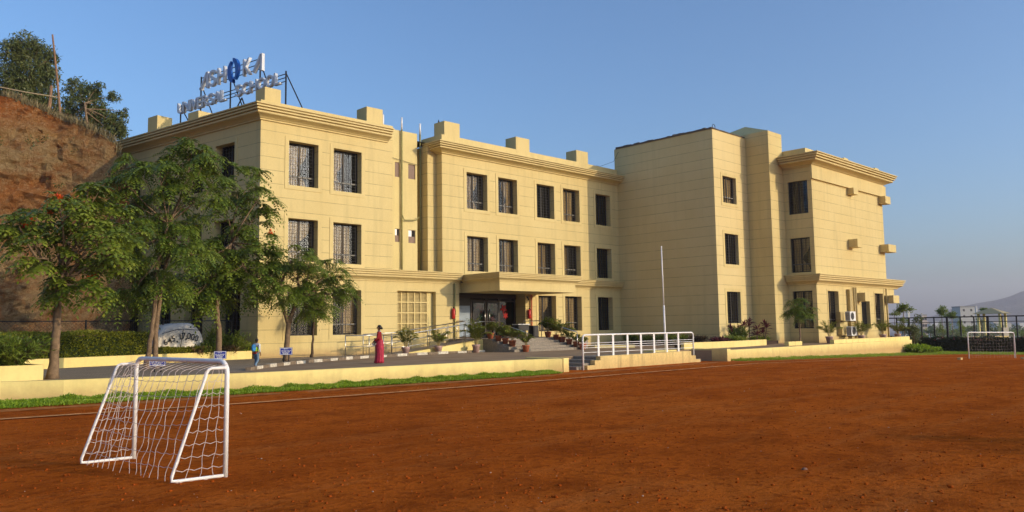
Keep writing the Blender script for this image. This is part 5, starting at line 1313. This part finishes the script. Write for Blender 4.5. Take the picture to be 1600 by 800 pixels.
# ------------------------------------------------------------------ things at the door
t = thing('side_table', (32.0, 32.2, 1.12), 'small table with a white top standing right of the glass doors', 'table')
MB().box(31.55, 32.5, 31.95, 32.45, 1.84, 1.88).build('table_top', M['white'], t)
MB().box(31.6, 32.45, 32.0, 32.4, 1.5, 1.838).build('dark_cloth', M['frame'], t)
for x in (31.62, 32.42):
    for y in (32.02, 32.38): MB().box(x-.02, x+.02, y-.02, y+.02, 1.12, 1.5).build('leg', M['frame'], t)
t = thing('loudspeaker', (32.95, 32.1, 1.12), 'black loudspeaker box standing on the landing beside the small table', 'loudspeaker')
MB().box(32.72, 33.15, 31.9, 32.3, 1.125, 1.78).build('cabinet', M['iron'], t, bevel=.02)
MB().lathe((32.93, 31.885, 1.35), [(.13, 0), (.13, .001)], 16).build('cone', M['frame'], t) if False else MB().box(32.77, 33.10, 31.88, 31.899, 1.18, 1.72).build('front_grille', M['frame'], t)
for lb, x, y in (('red fire extinguisher hanging on the wall left of the doors', 27.5, 32.78), ('red fire extinguisher hanging on the wall right of the doors', 33.58, 33.07)):
    t = thing('fire_extinguisher', (x, y, 2.2), lb, 'extinguisher', 'fire extinguishers by the entrance')
    MB().lathe((x, y, 2.2), [(.085, 0), (.095, .03), (.095, .46), (.06, .53), (.03, .56)], 14).build('cylinder', M['red'], t, smooth=True)
    MB().lathe((x, y, 2.76), [(.03, 0), (.045, .03), (.02, .08)], 10).build('valve', M['iron'], t)
    MB().tube([(x, y-.03, 2.8), (x+.1, y-.05, 2.7), (x+.11, y-.05, 2.4)], .012, 6).build('hose', M['iron'], t)
# ------------------------------------------------------------------ air conditioners
def ac(label, x, z):
    t = thing('air_conditioner', (x+.4, 21.75, z), label, 'air conditioner', 'outdoor air conditioner units')
    MB().box(x, x+.86, 21.55, 21.88, z, z+.60).build('casing', M['white'], t, bevel=.015)
    g = MB()
    for r in (.06, .12, .18, .235):
        pts = [(x+.33+r*math.cos(a), 21.535, z+.30+r*math.sin(a)) for a in np.linspace(0, 2*math.pi, 25)]; g.tube(pts, .008, 4)
    g.build('fan_guard', M['transom'], t)
    me = MB(); ps = [(x+.33+.235*math.cos(a), 21.545, z+.30+.235*math.sin(a)) for a in np.linspace(0, 2*math.pi, 25)[:-1]]; me.add(ps, [tuple(range(24))]); me.build('fan', M['frame'], t)
    fins = MB()
    for k in range(11): fins.box(x-.008, x-.001, 21.58, 21.85, z+.06+k*.045, z+.085+k*.045)
    fins.build('side_fins', M['frame'], t)
    for bx in (x+.1, x+.7): MB().box(bx, bx+.04, 21.55, 22.262, z-.05, z-.002).build('bracket', M['iron'], t)
    MB().box(x-.5, x-.06, 21.95, 22.262, z+.05, z+.58).build('side_box', M['pvc'], t)
ac('upper of the two white air conditioner units on the right wing', 51.25, 1.82); ac('lower of the two white air conditioner units on the right wing', 51.35, .86)
# ------------------------------------------------------------------ flagpole
fb = at(1040, 549, Z=PZ); t = thing('flagpole', (fb.x, fb.y, PZ), 'bare white flagpole standing on the drive behind the white railing', 'flagpole')
MB().tube([(fb.x, fb.y, PZ), (fb.x-.03, fb.y, 2.6)], .045, 10).build('lower_pole', M['white'], t, smooth=True)
MB().tube([(fb.x-.03, fb.y, 2.6), (fb.x-.08, fb.y, 5.33)], .028, 10).build('upper_pole', M['white'], t, smooth=True)
MB().lathe((fb.x-.08, fb.y, 5.33), [(.03, 0), (.04, .03), (.02, .06)], 10).build('finial', M['white'], t)
MB().prism([(fb.x-1.3, fb.y-.3), (fb.x+.45, fb.y-.3), (fb.x+.45, fb.y+.3), (fb.x-1.3, fb.y+.3)], PZ, PZ+.07).build('plinth', M['wall_low'], t)
# ------------------------------------------------------------------ antenna and roof bits
t = thing('roof_antenna', (29.0, 35.8, 11.9), 'thin metal mast with a black tip on the roof between the blocks', 'antenna')
MB().tube([(29.0, 35.8, 11.8), (29.0, 35.8, 13.55)], .04, 8).build('mast', M['steel'], t); MB().lathe((29.0, 35.8, 13.5), [(.05, 0), (.09, .12), (.05, .3), (.01, .45)], 8).build('tip', M['iron'], t)
cb = MB(); cb.tube([(42.4, 33.0, 13.5), (42.35, 33.4, 12.9), (41.2, 33.6, 12.45), (40.2, 33.5, 12.35)], .012, 5); tag(cb.build('hanging_cable', M['iron']), 'thin black cable sagging from the blank wing to the central roof', 'cable')
t = MB(); 
for a in range(17): pass
tag(MB().tube([(42.9+.16*math.cos(a), 25.9, 13.95+.16*math.sin(a)) for a in np.linspace(0, 2*math.pi, 14)], .02, 5).build('cable_coil', M['iron']), 'small coil of black cable on the roof edge of the blank wing', 'cable')
b = at(1347, 258, Y=22.4)
tag(MB().tube([(b.x, 22.5, 12.45), (b.x, 22.5, 12.62), (b.x+.1, 22.5, 12.72), (b.x+.25, 22.5, 12.66)], .05, 6).build('small_roof_lamp', M['iron']), 'small black lamp on the roof edge of the right wing', 'lamp')

# ------------------------------------------------------------------ people
def skin_body(name, verts, edges, mat, parent, sub=2, M4=None):
    """verts: (x,y,z,r) or (x,y,z,rx,ry); grown by the skin modifier into one surface"""
    me = bpy.data.meshes.new(name); me.from_pydata([v[:3] for v in verts], edges, []); o = bpy.data.objects.new(name, me); COL.objects.link(o)
    md = o.modifiers.new('s', 'SKIN'); md.use_smooth_shade = True
    for i, v in enumerate(verts): me.skin_vertices[0].data[i].radius = (v[3], v[4] if len(v) > 4 else v[3]); me.skin_vertices[0].data[i].use_root = (i == 0)
    ss = o.modifiers.new('u', 'SUBSURF'); ss.levels = sub; ss.render_levels = sub
    dg = bpy.context.evaluated_depsgraph_get(); dg.update(); m2 = bpy.data.meshes.new_from_object(o.evaluated_get(dg)); bpy.data.objects.remove(o); m2.name = name
    m2.materials.clear(); q = finish(m2, name, mat, parent, None, True); return q
def person(label, loc, face, hgt): 
    t = thing('person', loc, label, 'person'); t.rotation_euler = (0, 0, face); t.scale = (hgt/1.6,)*3; return t
# local: +X forward, +Y to the person's left, metres for a 1.6 m figure
SKIN = plain('brown_skin', (.20, .095, .05), .5, var=.06); HAIR = plain('black_hair', (.012, .010, .010), .4)
def head(t, z, x=0.0):
    pass
def body_chain(t, legs, arms, lean=0.0, hd=(.02, 0)):
    V = [(0, 0, .86, .105, .13), (.0+lean*.3, 0, 1.00, .085, .115), (lean*.6, 0, 1.16, .095, .14), (lean*.8, 0, 1.28, .075, .15), (lean, 0, 1.36, .042, .045),
         (lean+hd[0], hd[1], 1.43, .055, .05), (lean+hd[0]+.01, hd[1], 1.50, .082, .070), (lean+hd[0], hd[1], 1.565, .065, .058)]
    E = [(0, 1), (1, 2), (2, 3), (3, 4), (4, 5), (5, 6), (6, 7)]
    for s, (knee, ank) in zip((1, -1), legs):
        b = len(V); V += [(0, s*.085, .80, .078), (knee[0], s*.085, knee[1], .055), (ank[0], s*.08, ank[1], .038), (ank[0]+.09, s*.085, max(.03, ank[1]-.05), .032), (ank[0]+.15, s*.085, max(.025, ank[1]-.06), .024)]
        E += [(0, b), (b, b+1), (b+1, b+2), (b+2, b+3), (b+3, b+4)]
    for s, (el, wr) in zip((1, -1), arms):
        b = len(V); V += [(lean*.8, s*.165, 1.29, .048), (el[0], s*el[1], el[2], .036), (wr[0], s*wr[1], wr[2], .025), (wr[0]+.03, s*wr[1], wr[2]-.05, .030, .018)]
        E += [(3, b), (b, b+1), (b+1, b+2), (b+2, b+3)]
        w0 = Vector((wr[0]+.03, s*wr[1], wr[2]-.05))
        for k, (dx, dy, L) in enumerate(((.028, 0, .06), (.012, .003, .07), (-.006, .003, .065), (-.022, 0, .05))):
            q = len(V); V += [(w0.x+dx, w0.y+s*dy, w0.z-.03, .0085), (w0.x+dx+.008, w0.y+s*(dy-.012), w0.z-.03-L*.6, .0075), (w0.x+dx+.022, w0.y+s*(dy-.022), w0.z-.03-L, .0065)]
            E += [(b+3, q), (q, q+1), (q+1, q+2)]
        q = len(V); V += [(w0.x+.035, w0.y, w0.z+.005, .010), (w0.x+.055, w0.y-s*.012, w0.z-.03, .008)]; E += [(b+3, q), (q, q+1)]
    return skin_body('body', V, E, SKIN, t)
def loc_mb(t): return ORG[t.name]
def lathe_l(t, name, mat, c, prof, seg=28, sx=1, sy_=1, fold=0, nf=9):
    o = ORG[t.name]; mb = MB(); n = len(prof)
    for r, z, *off in prof:
        ox = off[0] if off else 0
        for k in range(seg):
            a = 2*math.pi*k/seg; rr = r*(1+fold*math.sin(nf*a+z*3)*max(0, 1-(z-.0)/.9))
            mb.v.append((o.x+c[0]+ox+rr*sx*math.cos(a), o.y+c[1]+rr*sy_*math.sin(a), o.z+c[2]+z))
    for i in range(n-1):
        for k in range(seg): mb.f.append((i*seg+k, i*seg+(k+1) % seg, (i+1)*seg+(k+1) % seg, (i+1)*seg+k))
    mb.f.append(tuple(range(seg-1, -1, -1))); mb.f.append(tuple((n-1)*seg+k for k in range(seg)))
    return mb.build(name, mat, t, smooth=True)
def face_bits(t, x, y=0):
    o = ORG[t.name]
    for s in (1, -1):
        MB().lathe((o.x+x+.072, o.y+y+s*.028, o.z+1.495), [(.004, 0), (.009, .004), (.009, .010), (.004, .014)], 8).build('eye', HAIR, t)
        MB().lathe((o.x+x+.0, o.y+y+s*.074, o.z+1.475), [(.008, 0), (.017, .012), (.018, .03), (.008, .045)], 8, .9, .5).build('ear', SKIN, t, smooth=True)
    MB().lathe((o.x+x+.083, o.y+y, o.z+1.462), [(.014, 0), (.016, .008), (.008, .035), (.004, .045)], 8, 1, .8).build('nose', SKIN, t, smooth=True)
    MB().box(o.x+x+.070, o.x+x+.082, o.y+y-.02, o.y+y+.02, o.z+1.437, o.z+1.444).build('mouth', plain('lips', (.22, .05, .04), .5), t)
# woman in a red jacket and pink red skirt
wl = at(593, 568, Z=PZ); face = math.atan2(R0.y, R0.x)+math.pi
W = person('woman in a dark red jacket and long pink red skirt walking left along the drive', (wl.x, wl.y, PZ), face, 1.34)
body_chain(W, [((.10, .46), (.02, .07)), ((-.05, .46), (-.16, .08))], [((.05, .21, 1.05), (.22, .15, .92)), ((-.02, .215, 1.03), (.14, .20, .84))], .01)
RJ = plain('dark_red_knit', (.25, .010, .014), .8, var=.15, scale=20); RS = m_leaf('pink_red_silk', (.42, .03, .06), (.52, .04, .09), (.60, .10, .16), .1, 5)
RS2 = plain('pink_red_silk_cloth', (.38, .02, .05), .6, var=.35, scale=14)
lathe_l(W, 'skirt', RS2, (0, 0, 0), [(.195, .03, .03), (.185, .12, .01), (.172, .35, .0), (.182, .6), (.175, .8), (.15, .95), (.13, 1.0)], 44, 1.0, .92, .10, 11)
skin_body('jacket', [(0, 0, .80, .135, .165), (0, 0, .95, .118, .15), (.01, 0, 1.14, .118, .158), (.015, 0, 1.27, .10, .165), (.01, 0, 1.335, .062, .075), (.01, .175, 1.285, .062), (.05, .215, 1.05, .052), (.20, .155, .945, .042), (.01, -.175, 1.285, .062), (-.02, -.22, 1.03, .052), (.12, -.205, .86, .042)],
    [(0, 1), (1, 2), (2, 3), (3, 4), (3, 5), (5, 6), (6, 7), (3, 8), (8, 9), (9, 10)], RJ, W)
lathe_l(W, 'hair', HAIR, (.01, 0, 1.46), [(.058, -.03, -.035), (.085, .02, -.022), (.092, .06, -.014), (.082, .11, -.008), (.05, .145), (.01, .155)], 18, 1.0, .88)
lathe_l(W, 'hair_bun', HAIR, (-.085, 0, 1.42), [(.02, 0), (.05, .02), (.055, .06), (.03, .1)], 12)
lathe_l(W, 'white_collar', M['white'], (.02, 0, 1.30), [(.085, 0), (.088, .03), (.06, .07)], 18, .9, 1.05)
o = ORG[W.name]; p_ = MB().box(o.x+.13, o.x+.30, o.y+.02, o.y+.18, o.z+.80, o.z+.83); p_.add([(o.x+.16, o.y-.26, o.z+.74), (o.x+.30, o.y-.20, o.z+.74), (o.x+.30, o.y+.16, o.z+.80), (o.x+.14, o.y+.16, o.z+.80), (o.x+.17, o.y-.26, o.z+.95), (o.x+.21, o.y-.20, o.z+1.0)], [(0, 1, 2, 3), (0, 1, 5, 4)])
tag(p_.build('papers', M['white'], W))
tag(MB().box(o.x+.16, o.x+.20, o.y-.05, o.y+.20, o.z+.80, o.z+1.06).build('dark_folder', M['frame'], W))
face_bits(W, .03)
# boy with a backpack, seen from behind
bl_ = at(400, 577, Z=PZ); Bf = YAW; fdir = math.atan2(F_.y, F_.x)-.35
K_ = person('boy seen from behind walking away in jeans and a lime vest with a blue backpack', (bl_.x, bl_.y, PZ), fdir, .96)
body_chain(K_, [((.12, .46), (.02, .07)), ((.02, .46), (-.24, .16))], [((-.03, .24, 1.06), (.06, .27, .86)), ((-.05, .23, 1.05), (.02, .24, .84))], .03)
JE = plain('faded_blue_jeans', (.12, .19, .27), .8, var=.2, scale=20)
skin_body('jeans', [(0, 0, .90, .125, .15), (0, .088, .78, .095), (.12, .088, .46, .072), (.02, .082, .10, .062), (0, -.088, .78, .095), (.02, -.088, .46, .072), (-.22, -.082, .19, .06)],
    [(0, 1), (1, 2), (2, 3), (0, 4), (4, 5), (5, 6)], JE, K_)
skin_body('lime_vest', [(0, 0, .88, .13, .16), (.01, 0, 1.05, .12, .155), (.02, 0, 1.2, .115, .16)], [(0, 1), (1, 2)], plain('lime_cloth', (.40, .62, .02), .7), K_)
skin_body('shirt', [(.015, 0, 1.16, .115, .155), (.025, 0, 1.28, .10, .17), (.03, 0, 1.345, .06, .07), (.02, .18, 1.29, .062), (-.03, .24, 1.06, .052), (.05, .265, .90, .045), (.02, -.18, 1.29, .062), (-.05, -.23, 1.05, .052), (.01, -.24, .88, .045)],
    [(0, 1), (1, 2), (1, 3), (3, 4), (4, 5), (1, 6), (6, 7), (7, 8)], plain('pale_grey_shirt', (.50, .54, .56), .8), K_)
skin_body('backpack', [(-.20, 0, .92, .08, .12), (-.21, 0, 1.06, .10, .15), (-.20, 0, 1.20, .095, .15), (-.18, 0, 1.30, .06, .11)], [(0, 1), (1, 2), (2, 3)], plain('blue_backpack_cloth', (.03, .20, .45), .6, var=.4, scale=10), K_)
o = ORG[K_.name]; MB().box(o.x-.19, o.x-.12, o.y-.11, o.y+.11, o.z+.82, o.z+.87).build('red_strap', M['red'], K_)
lathe_l(K_, 'hair', HAIR, (.04, 0, 1.45), [(.06, -.02, -.02), (.083, .03, -.012), (.087, .07, -.008), (.078, .115), (.045, .15), (.01, .158)], 18, 1.0, .88)
for x, y, z in ((.07, .083, .02), (-.18, -.083, .10)): lathe_l(K_, 'shoe', HAIR, (x, y, z-.02), [(.07, 0), (.072, .03), (.045, .07)], 14, 1.5, .65)
face_bits(K_, .05)

# ------------------------------------------------------------------ beyond the fence
def far(u, v, dep): return at(u, v, dep=dep)
# gazebo
gc = far(1552, 530, 82); gx, gy = gc.x, gc.y; gz0 = gc.z-.3
t = thing('gazebo', (gx, gy, gz0), 'small pavilion with a pale hipped roof beyond the black fence', 'gazebo')
ey = far(1552, 490, 82).z; tpz = far(1552, 480.5, 82).z; hw = 1.15
for sx_ in (-1, 1):
    for s2 in (-1, 1): MB().box(gx+sx_*hw*.85-.1, gx+sx_*hw*.85+.1, gy+s2*hw*.85-.1, gy+s2*hw*.85+.1, gz0-2, ey).build('post', M['wall_low'], t)
MB().add([(gx-hw*1.25, gy-hw*1.25, ey), (gx+hw*1.25, gy-hw*1.25, ey), (gx+hw*1.25, gy+hw*1.25, ey), (gx-hw*1.25, gy+hw*1.25, ey), (gx, gy, tpz)], [(0, 1, 4), (1, 2, 4), (2, 3, 4), (3, 0, 4), (3, 2, 1, 0)]).build('roof', plain('pale_tile', (.40, .33, .17), .8), t)
MB().box(gx-hw, gx+hw, gy-hw*1.02, gy-hw*.95, gz0-.5, gz0+1.5).build('lattice_panel', plain('grey_lattice', (.30, .27, .22), .8), t)
wA, wB = far(1512, 532, 76), far(1577, 529, 78); wt = far(1545, 525.5, 77).z
fr = Frame((wA.x, wA.y), (wB.x, wB.y)); tag(MB().pbox(fr, 0, fr.L, -.25, 0, wt-3, wt).build('boundary_wall', M['wall_low']), 'low pale wall in front of the gazebo beyond the fence', 'wall')
def tower(name, label, u0, u1, vt, dep, col, cat='building', parts=True, depth=None, group=None):
    a, b = far(u0, vt, dep), far(u1, vt, dep); t = thing(name, (a.x, a.y, -20), label, cat, group); fr = Frame((a.x, a.y), (b.x, b.y)); dp = depth or fr.L
    MB().pbox(fr, 0, fr.L, -dp, 0, -24, a.z).build('wall', plain('distant_render_%s' % name, col, .9), t)
    if parts:
        MB().pbox(fr, -fr.L*.03, fr.L*1.03, -dp*1.03, dp*.03, a.z+.01, a.z+.5).build('roof', plain('distant_roof', (.3, .28, .25), .9), t)
        n = max(2, int(fr.L/3.2)); H = a.z+20
        for i in range(n):
            for k in range(int(min(H, 30)/3.2)):
                zc = a.z-1.6-3.2*k; xc = fr.L*(i+.5)/n; MB().pbox(fr, xc-.5, xc+.5, .02, .06, zc-.6, zc+.6).build('window', M['frame'], t)
    return t
tower('apartment_tower', 'pale apartment block standing far off left of the gazebo', 1500, 1523, 480, 420, (.50, .48, .44))
tower('apartment_tower', 'narrow white tower edge beside the pale apartment block far off', 1524.5, 1527, 478, 410, (.62, .6, .56), parts=False)
tower('distant_house', 'small pinkish white building far off above the fence', 1440, 1448, 493, 380, (.52, .42, .36))
tower('distant_house', 'white tower behind the spindly tree at the terrace end', 1417.5, 1421, 481, 260, (.7, .66, .58), parts=False)
random.seed(11)
for i in range(26):
    u = random.uniform(1412, 1640); dep = random.uniform(500, 1400); v0 = 505+random.uniform(-3, 6); w_ = random.uniform(8, 26)/dep*1241*.5
    tower('distant_house', 'tiny hazy building among many in the valley beyond the fence', u, u+w_, v0, dep, random.choice([(.5, .46, .4), (.42, .36, .3), (.6, .58, .54)]), parts=False, group='hazy buildings in the valley')
def far_tree(label, u, v, dep, r, col=M['leaf'], trunk=True, zt=None, squash=.7, group='trees beyond the black fence', n=900):
    c = far(u, v, dep); t = thing('distant_tree', (c.x, c.y, c.z-6), label, 'tree', group); R_m = r*dep/1241
    P = []
    for _ in range(7):
        q = np.array(c)+rng.normal(0, R_m*.42, 3)*[1, 1, squash]; P.append(q+rng.normal(0, R_m*.28, (n//7, 3))*[1, 1, squash*.8])
    P = np.concatenate(P); leaves_obj('crown', leaf_quads(P, R_m*.28, R_m*.12, droop=.1), col, t)
    MB().tube([(c.x, c.y, c.z-(zt or 6)), tuple(c)], R_m*.06, 6).build('trunk', M['bark'], t)
far_tree('dark palm like tree standing above the terrace end', 1411, 483, 66, 11, zt=5); far_tree('small dark tree left of the spindly tree at the terrace end', 1397, 489, 68, 7, zt=5, n=500)
far_tree('lower dark shrub tree right beside the terrace end', 1409, 500, 64, 7, zt=4, n=500)
far_tree('pale olive leaved small tree standing in front of the fence left end', 1427, 512, 62, 12, M['leaf_bg'], zt=3.0, squash=1.2, n=1600)
far_tree('left of two dark palms rising above the fence', 1471, 487, 95, 9); far_tree('right of two dark palms rising above the fence', 1487, 491, 98, 8)
far_tree('small dark tree just left of the gazebo roof', 1538, 485, 100, 6); far_tree('slender creeper clad tree left of the gazebo', 1534, 505, 84, 6, M['leaf_bg'], squash=2)
far_tree('yellow green creeper column behind the middle of the fence', 1500, 512, 80, 6, M['leaf_palm'], squash=2.4); far_tree('yellow green creeper column behind the left part of the fence', 1473, 512, 80, 5, M['leaf_palm'], squash=2.2)
for i in range(24):
    u = 1420+i*8.5+random.uniform(-3, 3); far_tree('hazy tree in the row beyond the fence', u, 520+random.uniform(-5, 3), random.uniform(150, 330), random.uniform(8, 15), random.choice([M['leaf_bg'], M['leaf']]), group='hazy valley trees', n=420)

# ------------------------------------------------------------------ off to the right, out of the picture: an unseen tree added to cast a shadow across the field
leafy_tree('added_shade_tree', 'unseen tree added beyond the right edge to shade the corner of the field', (18.3, -9.5, -.1), [(18.3, -9.5, 1.3), (18.2, -9.4, 2.3)], [((16.6, -9.2, 2.9), .7), ((19.3, -9.8, 3.0), .9), ((17.9, -9.2, 3.2), .7)], 30, .2, .08, M['leaf'], M['bark'], .14, .3)

# ------------------------------------------------------------------ air
hz = MB().box(-420, 3600, -2600, 2300, -62, 150).build('haze', None, org=(0, 0, 0))
hm = bpy.data.materials.new('valley_haze'); hm.use_nodes = True; n_ = hm.node_tree.nodes; n_.clear(); oo = n_.new('ShaderNodeOutputMaterial'); vv = n_.new('ShaderNodeVolumePrincipled')
vv.inputs['Color'].default_value = (.88, .84, .93, 1); vv.inputs['Density'].default_value = HAZE if 'HAZE' in globals() else .00032; vv.inputs['Anisotropy'].default_value = .2
hm.node_tree.links.new(vv.outputs[0], oo.inputs['Volume']); hz.data.materials.append(hm); hz['kind'] = 'stuff'
